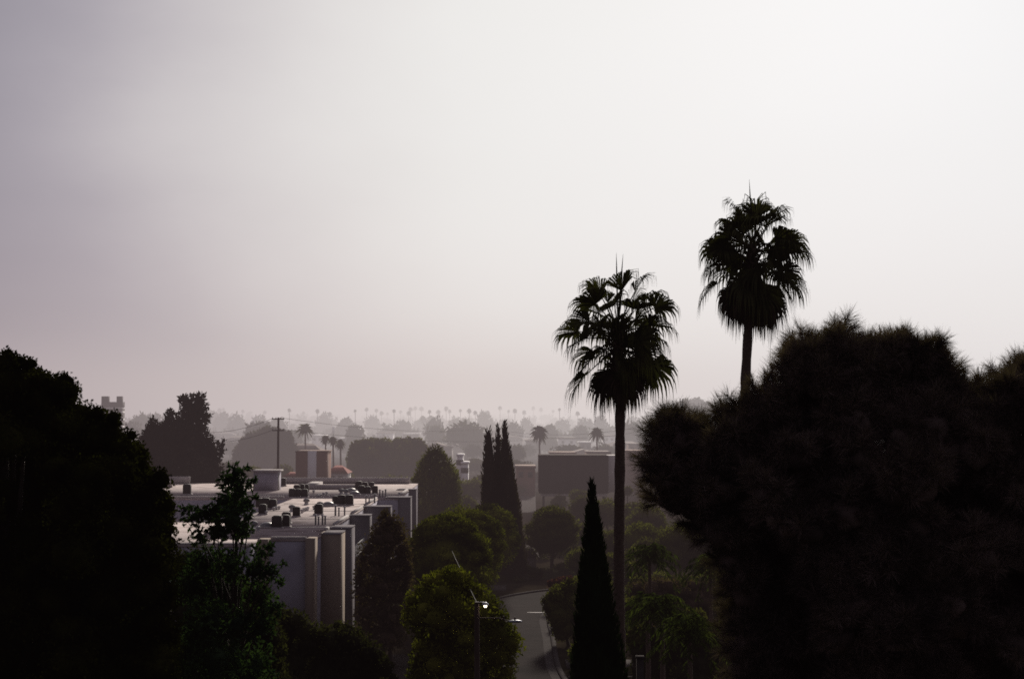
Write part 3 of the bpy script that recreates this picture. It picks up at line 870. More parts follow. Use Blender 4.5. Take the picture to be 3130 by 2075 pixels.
shaped('olive_green_tree', 'broad olive green tree at bottom centre in front of the road', 'tree',
       [(932, 1385), (985, 1325), (1040, 1300), (1075, 1312), (1110, 1345), (1150, 1385), (1178, 1430), (1200, 1478), (1192, 1540), (1180, 1610), (1140, 1700), (980, 1700), (945, 1560), (958, 1470), (930, 1425)],
       76, 2.4, 24, 42, 60, 'lime', 34, 0.22, 0.11, 0.2, 1065, (1060, 1340), core=0.72, spread=(.7, 1.2), up=0.1)
shaped('rusty_tree', 'dull reddish brown tree in front of the right side of the grey building', 'tree',
       [(885, 1172), (920, 1190), (945, 1240), (955, 1330), (948, 1420), (930, 1500), (860, 1500), (828, 1450), (815, 1350), (828, 1275), (862, 1212)],
       100, 2.0, 18, 34, 45, 'rust', 26, 0.24, 0.11, 0.2, 888, (888, 1210), core=0.6, spread=(.6, 1.25))
shaped('dark_shrub_tree', 'dark low tree mass under the near wall of the grey building', 'tree',
       [(560, 1420), (630, 1395), (690, 1408), (745, 1445), (790, 1425), (845, 1455), (900, 1520), (935, 1600), (900, 1740), (560, 1740)],
       72, 2.4, 26, 46, 70, 'shade', 30, 0.22, 0.10, 0.22, 720, (700, 1460), core=0.75, spread=(.7, 1.2))
shaped('shaded_tree', 'dim leafy tree mass between the huge left tree and the grey building', 'tree',
       [(400, 1275), (450, 1262), (500, 1290), (560, 1330), (610, 1372), (640, 1420), (660, 1500), (660, 1720), (400, 1720)],
       60, 2.0, 22, 42, 60, 'shade', 34, 0.2, 0.09, 0.2, 520, (500, 1330), core=0.72, spread=(.65, 1.25))
shaped('kerbside_bush', 'dark rounded bush overhanging the right kerb of the road', 'bush',
       [(1246, 1388), (1275, 1352), (1315, 1332), (1345, 1340), (1350, 1480), (1320, 1500), (1282, 1470), (1262, 1425)],
       108, 1.5, 14, 26, 40, 'mid', 40, 0.2, 0.1, 0.12, 1312, (1305, 1370), core=0.8)
shaped('roadside_hedge', 'dark hedge closing the far side of the road bend', 'hedge',
       [(1150, 1318), (1200, 1300), (1250, 1312), (1262, 1330), (1255, 1350), (1150, 1352)], 150, 1.2, 9, 15, 40, 'shade', 26, 0.25, 0.13, 0.15, 1215, (1215, 1330), core=0.85)
lb = poly_lobes([(1262, 1340), (1290, 1330), (1322, 1326), (1322, 1350), (1265, 1356)], 128, 0.8, 6, 11, 22)
tree('bougainvillea', 'low bush of dull pink blossom beside the road bend', 'flowering bush', np.array([P(1292, 1000, 128)[0], 128, 0]), lb, 'pink', 22, 0.14, 0.1, 0.08)
shaped('airy_conifer', 'bushy grey green tree with twiggy tips at the far right roof corner', 'tree',
       [(1005, 1030), (1022, 1040), (1035, 1062), (1055, 1090), (1062, 1135), (1058, 1190), (1040, 1215), (970, 1215), (950, 1170), (955, 1110), (972, 1070), (985, 1045)],
       192, 2.0, 10, 19, 50, 'mid', 20, 0.62, 0.15, 0.25, 1005, (1005, 1045), core=0.5, spread=(.5, 1.5), up=1.0, outw=0.9, bump=.25)
shaped('hazy_conifer', 'tall dark conifer with knobbly twin top behind the left end of the roof', 'conifer',
       [(318, 1030), (338, 985), (352, 955), (362, 975), (378, 975), (392, 934), (402, 955), (416, 962), (418, 918), (432, 906), (442, 925), (452, 908), (466, 908), (474, 940), (482, 965), (474, 985), (490, 1010), (500, 1035), (512, 1012), (521, 1006), (518, 1040), (508, 1065), (512, 1090), (495, 1130), (400, 1150), (330, 1140)],
       192, 3.0, 8, 20, 90, 'conifer', 9, 0.6, 0.28, 0.5, 420, (440, 930), core=0.58, spread=(.6, 1.35), up=0.5, bump=.25)
shaped('rounded_grove_tree', 'huge smooth hazy tree mass like a clipped block beyond the roof', 'tree',
       [(800, 1060), (808, 1030), (830, 1014), (870, 1012), (900, 1016), (940, 1008), (975, 1014), (990, 1035), (1000, 1080), (1000, 1125), (805, 1125)],
       335, 6, 12, 24, 90, 'mid', 4, 0.8, 0.4, 0.6, 900, (900, 1040), core=0.92, spread=(.9, 1.08))
shaped('hazy_broad_tree', 'wide hazy grey tree behind the utility pole', 'tree',
       [(540, 1040), (560, 1010), (590, 995), (618, 982), (650, 990), (672, 1000), (684, 1040), (690, 1090), (680, 1130), (540, 1130)], 400, 6, 10, 20, 60, 'far', 3.5, 0.9, 0.5, 0.5, 615, (615, 1000), core=0.8, spread=(.8, 1.2))
shaped('hazy_oak', 'large pale grey rounded tree between the two fan palm trunks', 'tree',
       [(1552, 960), (1562, 930), (1585, 922), (1612, 918), (1635, 928), (1646, 945), (1650, 985), (1555, 990)], 640, 8, 8, 15, 60, 'far', 1.6, 1.3, 0.7, 0.7, 1600, (1600, 935), core=0.82, spread=(.8, 1.15))

# ------------------------------------------------------------------ mid trees
mids = [(1345, 1142, 70, 212), (1402, 1150, 90, 205), (1338, 1128, 50, 236), (1462, 1150, 84, 198), (1500, 1160, 110, 186), (1480, 1196, 120, 158), (1570, 1205, 130, 150), (1640, 1230, 120, 148),
        (1085, 1104, 90, 262), (1075, 1140, 70, 226), (1190, 1118, 60, 300), (1110, 1095, 80, 285), (1330, 1200, 90, 180), (1400, 1215, 100, 165), (1290, 1140, 40, 246), (1450, 1120, 26, 240),
        (1250, 1250, 60, 172), (1345, 1260, 80, 150), (1420, 1270, 110, 140), (705, 1060, 60, 390), (745, 1078, 60, 360), (520, 1060, 90, 330), (585, 1070, 80, 300), (1030, 1070, 60, 310), (655, 1070, 60, 310),
        (800, 1090, 60, 300), (1190, 1060, 90, 380), (1100, 1055, 90, 400), (1250, 1085, 60, 340), (1470, 1075, 60, 330), (1520, 1080, 80, 320), (1150, 1075, 70, 350), (900, 1095, 120, 290), (1560, 1100, 90, 300)]
mids += [(1180, 1300, 70, 166), (1245, 1288, 60, 172), (1305, 1296, 70, 156), (1170, 1326, 46, 149), (1238, 1322, 56, 151), (1460, 1285, 80, 138), (1485, 1322, 90, 124), (1650, 1305, 100, 132), (1345, 1318, 70, 132), (1400, 1335, 90, 120),
         (1500, 1236, 100, 152), (1610, 1250, 120, 172), (960, 1400, 60, 104), (905, 1400, 60, 101), (1660, 1380, 110, 110), (1300, 1400, 60, 116), (1340, 1480, 70, 98), (1110, 1300, 60, 140), (1000, 1300, 90, 118),
         (1462, 1225, 80, 176), (1530, 1262, 90, 160), (1470, 1258, 70, 146), (1580, 1322, 80, 136), (1530, 1318, 80, 140), (1640, 1345, 90, 118), (1620, 1290, 70, 150), (1560, 1340, 80, 121), (1470, 1370, 80, 104), (1340, 1370, 50, 110),
         (1195, 1332, 40, 148), (1262, 1312, 50, 158), (1290, 1262, 70, 178), (1225, 1240, 50, 190), (1650, 1440, 90, 92), (1600, 1400, 70, 100), (1470, 1440, 60, 88), (1390, 1300, 60, 132), (1330, 1260, 50, 160), (1690, 1420, 70, 86)]
mid_labels = {
    0: 'hazy rounded tree directly below the left half of the blank box building', 1: 'hazy rounded tree directly below the right half of the blank box building',
    2: 'small tree crown touching the posts of the blank box building', 3: 'hazy rounded tree immediately right of the bare palm trunk',
    4: 'hazy rounded tree between the palm trunk and the left lobe of the big pine', 5: 'broad dull green tree right of the palm trunk above the feather palms',
    6: 'dull green tree tucked under the left lobe of the big pine', 7: 'dim tree mostly hidden behind the lower left edge of the big pine',
    8: 'hazy rounded tree between the twiggy roof corner tree and the cypress trio', 9: 'lower hazy tree touching the left foot of the cypress trio',
    10: 'hazy rounded tree just right of the cypress trio', 12: 'dim rounded tree left of the black cypress tip behind the brownish round tree', 13: 'dim rounded tree between the black cypress tip and the palm trunk'}
n_first = 34
for i, (x, yt, wd, dd) in enumerate(mids):
    tp = P(x, yt, dd); w = wd * S(dd)
    h = min(w * rng.uniform(0.8, 1.15), tp[2] * 0.88); h = max(h, min(1.8, tp[2]))
    lob = gen_lobes(tp[0], dd, tp[2], w, h, 26 if dd < 250 else 18)
    side = 'left of the palm trunk' if x < 1430 else 'right of the palm trunk'
    near = 'near the road bend' if dd < 175 else ('below the blank box building' if dd < 250 else 'in the hazy mid distance')
    low = i >= n_first
    lab = 'low dark garden shrub filling a gap between street trees and feather palms' if low else mid_labels.get(i, 'small hazy garden tree beyond the grey building in the middle distance')
    tree('garden_shrub' if low else 'garden_tree', lab, 'shrub' if low else 'tree', np.array([tp[0], dd, 0]), lob, 'mid' if dd < 320 else 'far', 22 if dd < 180 else (9 if dd < 260 else 4),
         0.28 if dd < 180 else (0.45 if dd < 260 else 0.7), 0.15 if dd < 180 else (0.24 if dd < 260 else 0.36), 0.18, group='low garden shrubs near the road' if low else 'rounded garden trees in mid distance', core=0.78, spread=(.78, 1.22), nb=5)

# ------------------------------------------------------------------ feather palms and small plants, lower right
def feather_palm(name, label, base, topz, nf, fl, seed, mat='frond', lw=0.05, r=0.14, group=None, ll=0.42):
    rl = np.random.default_rng(seed)
    root = thing(name, label, 'palm tree', base, group)
    bud = np.array([base[0], base[1], topz])
    parts = []
    for k in range(nf):
        f = (k + .5) / nf
        th = R(8 + 95 * f); az = k * 2.39996 + rl.normal() * .2
        o = np.array([math.cos(az), math.sin(az), 0])
        d = o * math.sin(th) + np.array([0, 0, math.cos(th)])
        L = fl * rl.uniform(.85, 1.1)
        t = np.linspace(0, 1, 9)[:, None]
        pts = bud + d * L * t + np.array([0, 0, -1.0]) * (0.62 * L) * t ** 2.2
        parts += tube(pts, np.linspace(.03, .008, 9), 3, cap=False)
        m = 30
        tt = rl.uniform(.12, 1, m)
        C = np.stack([np.interp(tt, t[:, 0], pts[:, i]) for i in range(3)], 1)
        tg = unit(np.stack([np.interp(tt, t[:, 0], np.gradient(pts[:, i])) for i in range(3)], 1))
        sd = unit(np.cross(tg, [0, 0, 1.0])) * np.where(rl.random(m) < .5, 1, -1)[:, None]
        D = unit(sd * .8 + tg * .5 + np.array([0, 0, -0.7]) + rl.normal(size=(m, 3)) * .15)
        s = rl.uniform(.7, 1.1, m)
        parts.append(leaf_quads(C, D, ll * fl / 2.0 * s, lw * fl / 2.0 * s * 1.6))
    obj('fronds', parts, M[mat], root)
    obj('trunk', tube(np.array([base, (np.asarray(base) + bud) / 2 + [.05, 0, 0], bud]), [r * 1.4, r, r * .8], 8), M['palmbark'], root, smooth=True)
    return root
for i, (x, y, dd, fl, lab) in enumerate([(1500, 1288, 98, 1.9, 'dim feather palm just right of the palm trunk, highest of the lower right palms'), (1640, 1312, 95, 1.8, 'dim feather palm whose fronds show against the pale low wall'),
                                         (1528, 1412, 80, 1.9, 'green feather palm right of the black cypress'), (1592, 1462, 74, 1.9, 'yellow green drooping feather palm left of the pale post'), (1495, 1400, 84, 1.6, 'dim feather palm hidden between palm trunk and black cypress')]):
    p = P(x, y, dd); fl *= 1.35
    feather_palm('feather_palm', lab, np.array([p[0], dd, 0]), p[2], 34, fl, 50 + i, group='feather palms at lower right')
shaped('shaded_bush', 'dark brown shrub bank below the feather palms', 'bush', [(1455, 1430), (1530, 1455), (1620, 1440), (1690, 1450), (1700, 1620), (1460, 1620)], 88, 2, 20, 36, 50, 'shade', 24, 0.22, 0.1, 0.12, 1570, (1570, 1480), core=0.8)
shaped('tawny_bush', 'tawny shrub bank between the feather palms and the low wall', 'bush', [(1450, 1345), (1520, 1335), (1600, 1338), (1680, 1335), (1690, 1440), (1455, 1440)], 112, 2, 16, 30, 50, 'rust', 24, 0.24, 0.1, 0.12, 1570, (1570, 1370), core=0.8)
shaped('yellow_bush', 'dim yellow green bush at the bottom under the pine', 'bush', [(1790, 1540), (1840, 1490), (1880, 1520), (1890, 1620), (1790, 1620)], 62, 1.2, 18, 28, 30, 'lime', 40, 0.18, 0.09, 0.1, 1840, (1840, 1540), core=0.75)
p = P(1575, 1305, 163)
wl = thing('garden_wall', 'pale low wall seen behind the feather palms', 'wall', (p[0], 163, 0))
obj('wall_panel', [box(p[0] - 1.4, p[0] + 3.6, 162.8, 163.05, 0, 1.0)], M['concrete'], wl)
obj('wall_cap', [box(p[0] - 1.5, p[0] + 3.7, 162.75, 163.1, 1.0, 1.08)], M['concrete'], wl)
for x, yt, dd, lab in ((1478, 1512, 58, 'pale square post at the bottom edge beside the black cypress'), (1731, 1472, 56, 'pale square post at the bottom edge under the pine')):
    p = P(x, yt, dd)
    t = thing('gate_post', lab, 'post', (p[0], dd, 0))
    obj('shaft', [cbox((p[0], dd, 0), .28, .28, p[2] - .1)], M['concrete'], t)
    obj('post_cap', [cbox((p[0], dd, p[2] - .1), .34, .34, .08)], M['concrete'], t)
p = P(1752, 1480, 57)
tk = thing('slim_tree', 'thin dark tree trunk right beside the pale post under the pine', 'tree', (p[0], 57, 0))
obj('trunk', tube(np.array([[p[0], 57, 0], [p[0] + .05, 57, p[2]], [p[0] - .2, 57, p[2] + 2.4]]), [.22, .19, .1], 9), M['bark'], tk, smooth=True)
lb = gen_lobes(p[0] - .2, 57, p[2] + 3.6, 3.0, 2.6, 16)
obj('crown', crown_parts(lb, 40, .2, .09, core=.7), M['shade'], tk)

# ------------------------------------------------------------------ street lamp on its pole
D_K = 68.0
pt = P(1103, 1388, D_K); lx = pt[0]
lamp = thing('street_lamp', 'dark pole in front of the olive tree with small lit lamp and long pale arm', 'street lamp', (lx, D_K, 0))
obj('pole', tube(np.array([[lx, D_K, 0], [lx - .03, D_K, pt[2]]]), [.17, .12], 10), M['polewood'], lamp, smooth=True)
lp = P(1121, 1396, D_K)
br = obj('bracket', tube(np.array([[lx - .03, D_K, lp[2] + .12], [lx + .2, D_K, lp[2] + .16], lp + [0, 0, .1]]), [.02, .02, .02], 6), M['steel'], lamp)
obj('lamp_hood', [lathe(lp + [0, 0, 0.02], [(.16, 0), (.14, .06), (.05, .12), (.001, .13)], 14)], M['steel'], lamp)
obj('bulb', [(lp + [0, 0, -.03] + ICO2[0] * .08, ICO2[1])], M['bulb'], lamp, smooth=True, label='lit lamp glowing warm white')
a1 = P(1200, 1433, D_K); a0 = np.array([lx - .03, D_K, a1[2] + .15])
am = obj('arm', tube(np.array([a0, a0 * .5 + a1 * .5 + [0, 0, .08], a1 - [.45, 0, 0]]), [.03, .026, .022], 8), M['polewood'], lamp, smooth=True)
hd = [(a1 + [-.2, 0, 0] + ICO2[0] * [.36, .13, .075], ICO2[1])]
h_ = obj('lamp_head', hd, M['steel'], lamp, smooth=True)
obj('photocell', tube(np.array([a1 + [-.22, 0, .05], a1 + [-.22, 0, .2]]), [.04, .04], 8), M['polewood'], h_)
obj('bracket', tube(np.array([a1 + [-.75, 0, .03], a1 + [-.75, 0, .24]]), [.025, .035], 8), M['polewood'], lamp)
def cable(p, q, sag, r, label, group):
    t = np.linspace(0, 1, 24)[:, None]
    pts = np.asarray(p) * (1 - t) + np.asarray(q) * t; pts[:, 2] -= sag * 4 * (t * (1 - t))[:, 0]
    o = obj('power_cable', tube(pts, r, 4, cap=False), M['wire'])
    return tag(o, label, 'cable', group)
cable([lx - .03, D_K, pt[2] - .05], P(1040, 1262, 111), 0.05, .022, 'thin wire running up and back from the lamp pole', None)

# ------------------------------------------------------------------ utility poles and cables
def utility_pole(label, x, ytop, dd, arms):
    tp = P(x, ytop, dd)
    t = thing('utility_pole', label, 'utility pole', (tp[0], dd, 0), 'wooden utility poles')
    obj('pole', tube(np.array([[tp[0], dd, 0], [tp[0], dd, tp[2]]]), [.24, .17], 9), M['polewood'], t, smooth=True)
    for off, w in arms:
        z = tp[2] - off
        ca = obj('crossarm', [box(tp[0] - w, tp[0] + w, dd - .32, dd - .18, z - .08, z + .08)], M['polewood'], t)
        for k in (-.9, -.35, .35, .9):
            obj('insulator', [lathe((tp[0] + k * w, dd - .25, z + .08), [(.05, 0), (.08, .08), (.05, .2), (.001, .22)], 8)], M['rustpipe'], ca)
    return tp
t1 = utility_pole('tall utility pole with crossarms rising behind the flat roof', 643, 963, 232, [(0.25, 1.0), (2.1, 0.95)])
t2 = utility_pole('small hazy utility pole left of the big pine', 1522, 974, 410, [(0.3, 1.3)])
far_l = P(300, 985, 250); 
for k, z, e_, lab in ((-1, -.1, (380, 983), 'upper left cable running from the tall utility pole'), (-1, -2.0, (380, 1003), 'lower left cable running from the tall utility pole'),
                      (1, -.1, (1150, 985), 'upper right cable sagging away from the tall utility pole'), (1, -2.0, (1300, 1008), 'lower right cable sagging away from the tall utility pole')):
    a = np.array([t1[0] + k * .85, 231.75, t1[2] + z])
    b = P(e_[0], e_[1], 225 if k < 0 else 400)
    cable(a, b, 1.6, .026, lab, 'overhead power cables')
for z, yy, lab in ((-.2, 986, 'upper cable running left from the small hazy pole'), (-1.6, 993, 'lower cable running left from the small hazy pole')):
    cable(np.array([t2[0], 409.7, t2[2] + z]), P(1180, yy + 10, 470), 2.0, .055, lab, 'overhead power cables')

# ------------------------------------------------------------------ buildings beyond
def zz3(zx, zy): return (1200 + zx / 2.956) * .7556, (1150 + zy / 2.956) * .7556
# blank box building
dB = 252.0
p0_ = P(1245, 1052, dB); p1_ = P(1405, 1050, dB); pb_ = P(1245, 1138, dB)
bb = thing('box_building', 'blank dark grey box building raised on posts, sunlight painted pale on its right side', 'building', ((p0_[0] + p1_[0]) / 2, dB + 6, 0))
obj('upper_wall', [box(p0_[0], p1_[0], dB, dB + 11, pb_[2], p0_[2])], M['darkwall'], bb)
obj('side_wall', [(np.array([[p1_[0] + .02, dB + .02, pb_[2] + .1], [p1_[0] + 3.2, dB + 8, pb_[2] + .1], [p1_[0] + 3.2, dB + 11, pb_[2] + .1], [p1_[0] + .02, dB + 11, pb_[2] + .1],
                             [p1_[0] + .02, dB + .02, p0_[2] - .05], [p1_[0] + 3.2, dB + 8, p0_[2] - .05], [p1_[0] + 3.2, dB + 11, p0_[2] - .05], [p1_[0] + .02, dB + 11, p0_[2] - .05]]), QB)], M['pale_lit'], bb)  # right side made pale in its colour, as if sunlit
obj('roof_edge', [box(p0_[0] - .04, p1_[0] + .04, dB - .04, dB + 11.04, p0_[2], p0_[2] + .05)], M['darkwall'], bb)
obj('base_band', [box(p0_[0] + .3, p1_[0] - .2, dB + .4, dB + .8, pb_[2] - .55, pb_[2] - .02)], M['pale_lit'], bb)
for x in np.linspace(p0_[0] + .8, p1_[0] - .8, 5):
    obj('post', [box(x - .2, x + .2, dB + 1, dB + 1.4, 0, pb_[2] - .01)], M['darkwall'], bb)
def flat_house(name, label, x0, x1, ytop, dd, dep, wall, roof, cat='building', group=None, over=.2):
    a = P(x0, ytop, dd); b = P(x1, ytop, dd)
    t = thing(name, label, cat, ((a[0] + b[0]) / 2, dd + dep / 2, 0), group)
    obj('wall', [box(a[0], b[0], dd, dd + dep, 0, a[2])], M[wall], t)
    obj('roof', [box(a[0] - over, b[0] + over, dd - over, dd + dep + over, a[2], a[2] + .35)], M[roof], t)
    n = max(2, int((b[0] - a[0]) / 2.4))
    for k in range(n):
        x = a[0] + (k + .5) * (b[0] - a[0]) / n
        if a[2] > 2.6:
            obj('window', [box(x - .5, x + .5, dd - .03, dd + .1, a[2] - 1.9, a[2] - .8)], M['glass'], t)
    return t
flat_house('long_building', 'low reddish building peeking over the middle of the blank box building', 1272, 1330, 1048, 330, 14, 'terracotta', 'terracotta')
flat_house('long_building', 'low reddish building peeking over the right end of the blank box building', 1358, 1410, 1046, 345, 14, 'terracotta', 'greyroof')
flat_house('long_building', 'low reddish building left of the blank box building', 1192, 1236, 1080, 300, 12, 'brick', 'terracotta')
flat_house('long_building', 'low reddish building right of the palm trunk', 1448, 1492, 1044, 305, 12, 'terracotta', 'terracotta')
flat_house('white_building', 'small white stepped building right of the twiggy tree, taller block', 1056, 1068, 1052, 300, 8, 'white2', 'white2')
flat_house('white_building', 'small white stepped building right of the twiggy tree, lower block', 1066, 1080, 1070, 296, 8, 'white2', 'white2')
for x0, x1, y, dd, lab in ((1165, 1212, 1001, 700, 'thin white warehouse strip right of the cypress tips'), (1025, 1062, 1014, 640, 'thin white warehouse strip left of the cypress trio'), (775, 830, 1013, 560, 'thin pale warehouse strip behind the block-like grove'),
                           (1085, 1115, 1008, 720, 'small pale warehouse strip just left of the cypress tips')):
    flat_house('warehouse', lab, x0, x1, y, dd, 20, 'white2', 'white2', over=.4)
for k, (x0, x1, y, dd, wl_) in enumerate(((1095, 1128, 1022, 520, 'white2'), (1140, 1175, 1030, 470, 'greyhouse'), (1290, 1330, 1012, 560, 'white2'), (1340, 1365, 1022, 500, 'greyhouse'), (1450, 1500, 1012, 560, 'white2'), (1455, 1480, 1026, 460, 'terracotta'),
                                    (930, 965, 1002, 640, 'greyhouse'), (870, 905, 1000, 660, 'white2'), (560, 590, 998, 640, 'greyhouse'), (720, 745, 1006, 600, 'white2'), (1215, 1250, 1018, 540, 'greyhouse'), (1395, 1420, 1006, 600, 'white2'))):
    flat_house('low_building', 'thin pale low rooftop showing between hazy trees of the plain', x0, x1, y, dd, 14, wl_, 'greyroof' if k % 3 else 'white2', group='pale low rooftops in the hazy plain', over=.4)
# brick building with white banner
dK = 262.0
a = P(683, 1043, dK); b = P(752, 1043, dK)
bk = thing('brick_building', 'tall narrow brick building with a broad white vertical stripe', 'building', ((a[0] + b[0]) / 2, dK + 4, 0))
obj('wall', [box(a[0], b[0], dK, dK + 8, 0, a[2])], M['brick'], bk)
s0_ = P(711, 1040, dK); s1_ = P(731, 1040, dK)
obj('banner', [box(s0_[0], s1_[0], dK - .12, dK - .02, 2.2, a[2] + .25)], M['white2'], bk, label='white vertical stripe down the brick front')
obj('roof', [box(a[0] - .15, b[0] + .15, dK + .1, dK + 8.1, a[2], a[2] + .2)], M['terracotta'], bk)
def gable(name, label, x0, x1, yeave, yridge, dd, dep, wall, roof, cat='house', group=None):
    a = P(x0, yeave, dd); b = P(x1, yeave, dd); rz = P(x0, yridge, dd)[2]
    t = thing(name, label, cat, ((a[0] + b[0]) / 2, dd + dep / 2, 0), group)
    obj('wall', [box(a[0], b[0], dd, dd + dep, 0, a[2])], M[wall], t)
    cx = (a[0] + b[0]) / 2; e = .35; hw = (b[0] - a[0]) * .16
    V = np.array([[a[0] - e, dd - e, a[2]], [b[0] + e, dd - e, a[2]], [b[0] + e, dd + dep + e, a[2]], [a[0] - e, dd + dep + e, a[2]], [cx - hw, dd + dep / 2, rz], [cx + hw, dd + dep / 2, rz]])
    obj('roof', [(V, np.array([[0, 1, 5, 4], [2, 3, 4, 5], [3, 2, 1, 0]])), (V, np.array([[1, 2, 5], [3, 0, 4]]))], M[roof], t)
    if a[2] > 2.2:
        for f in (.3, .7):
            x = a[0] + f * (b[0] - a[0]); obj('window', [box(x - .5, x + .5, dd - .03, dd + .1, a[2] - 1.5, a[2] - .5)], M['glass'], t)
    return t
gable('red_roof_house', 'small house with a red tiled hip roof right of the brick building', 754, 800, 1092, 1075, 290, 8, 'white', 'tile')
gable('red_roof_house', 'low dull red roof left of the brick building', 655, 684, 1100, 1090, 285, 7, 'brick', 'tile')
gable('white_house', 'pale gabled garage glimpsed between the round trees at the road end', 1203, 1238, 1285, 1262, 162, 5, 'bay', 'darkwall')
# far tower
dT = 430.0
a = P(234, 930, dT); b = P(280, 930, dT)
tw = thing('tower_block', 'hazy tower with two square roof blocks at far left', 'building', ((a[0] + b[0]) / 2, dT, 0))
zt_ = P(234, 927, dT)[2]
obj('wall', [box(a[0], b[0], dT, dT + 4, 0, zt_ - 2.1), box(a[0], b[0], dT, dT + 4, zt_ - 1.6, zt_)], M['towerwall'], tw)
obj('window_band', [box(a[0] + .1, b[0] - .1, dT + .15, dT + 3.8, zt_ - 2.1, zt_ - 1.6)], M['white2'], tw)
for z in (zt_ - 3.4, zt_ - 5.6, zt_ - 7.8, zt_ - 10): obj('window_band', [box(a[0] - .05, b[0] + .05, dT - .1, dT + 3.7, z, z + .6)], M['white2'], tw)
for x0, x1 in ((234, 249), (269, 280)):
    q0, q1 = P(x0, 914, dT), P(x1, 914, dT)
    obj('roof_block', [box(q0[0] + .03, q1[0] - .03, dT + .05, dT + 2.2, zt_, q0[2])], M['towerwall'], tw)
for x, y0, y1, dd, lab in ((585, 970, 986, 600, 'tiny white upright sign far behind the conifer'), (770, 985, 1000, 560, 'tiny white upright sign above the three hazy palms')):
    a = P(x - 3, y0, dd); b = P(x + 3, y1, dd)
    t = thing('tall_sign', lab, 'sign', (a[0], dd, 0))
    obj('sign_board', [box(a[0], b[0], dd - .2, dd, b[2], a[2])], M['white2'], t)
    obj('post', tube(np.array([[(a[0] + b[0]) / 2, dd + .2, 0], [(a[0] + b[0]) / 2, dd + .2, b[2] + 1]]), .25, 8), M['rustpipe'], t)

# ------------------------------------------------------------------ hazy palms
def far_palm_mesh(round_=False, seed=1):
    rl = np.random.default_rng(seed); parts = []
    n = 70
    for k in range(n):
        f = (k + .5) / n
        th = R(5 + (150 if round_ else 125) * f); az = k * 2.39996
        d = np.array([math.sin(th) * math.cos(az), math.sin(th) * math.sin(az), math.cos(th)])
        L = 2.3 * rl.uniform(.75, 1.1)
        s = unit(np.cross(d, rl.normal(size=3)))
        w = .30 if round_ else .22
        p1 = d * L * .55; p2 = d * L + np.array([0, 0, -.35 * L])
        V = np.array([-s * .05, s * .05, p1 + s * w, p2 + s * .04, p2 - s * .04, p1 - s * w])
        parts.append((V, np.array([[0, 1, 2, 5], [5, 2, 3, 4]])))
    return parts
def far_palm(label, x, ytop, dd, w, seed, round_=False, group='hazy palms in the distance', name='distant_palm'):
    tp = P(x, ytop, dd); k = w * S(dd) / 4.3
    c = np.array([tp[0], dd, tp[2] - 2.0 * k])
    t = thing(name, label, 'palm tree', (tp[0], dd, 0), group)
    obj('crown', [(V * k + c, F) for V, F in far_palm_mesh(round_, seed)], M['far'], t)
    obj('trunk', tube(np.array([[tp[0] + .3, dd, 0], c]), [.3, .2], 6), M['palmbark'], t)
    return t
far_palm('hazy palm with spreading crown right of the tall utility pole', 705, 970, 370, 46, 1)
far_palm('left one of three hazy palms in a clump above the brick building', 752, 1000, 350, 26, 2, True)
far_palm('middle one of three hazy palms in a clump above the brick building', 769, 1003, 348, 26, 3, True)
far_palm('right one of three hazy palms in a clump above the brick building', 786, 1010, 352, 26, 4, True)
far_palm('round crowned hazy palm right of the cypress trio', 1245, 975, 370, 46, 5, True)
far_palm('hazy palm with open crown left of the fan palm trunk', 1378, 980, 375, 42, 6)
far_palm('left one of a pair of dark far palms above the block-like grove', 977, 956, 820, 22, 7, True)
far_palm('right one of a pair of dark far palms above the block-like grove', 995, 955, 830, 26, 8, True)
hp = None
for i, (x, y) in enumerate([(848, 938), (862, 940), (879, 946), (893, 947), (924, 944), (938, 945), (958, 935), (975, 936), (1040, 944), (1026, 937), (1088, 939), (1160, 938), (1171, 945), (1188, 940), (1235, 937), (1250, 940), (820, 944), (1130, 946), (1105, 944), (905, 944), (765, 950), (700, 946), (735, 944), (665, 942), (610, 944), (1290, 942), (1330, 944), (560, 944), (520, 940), (497, 938), (1500, 944), (1280, 947), (945, 938), (990, 944), (1010, 945), (1065, 941), (1210, 946)]):
    dd = rng.uniform(820, 1350)
    w = rng.uniform(7.5, 12.5) * 1.1; x += rng.normal() * 4; y += rng.normal() * 1.5
    far_palm('tiny pale palm standing out on the hazy skyline', x, y, dd, w, 30 + i, True, 'tiny palms on the hazy skyline', 'skyline_palm')

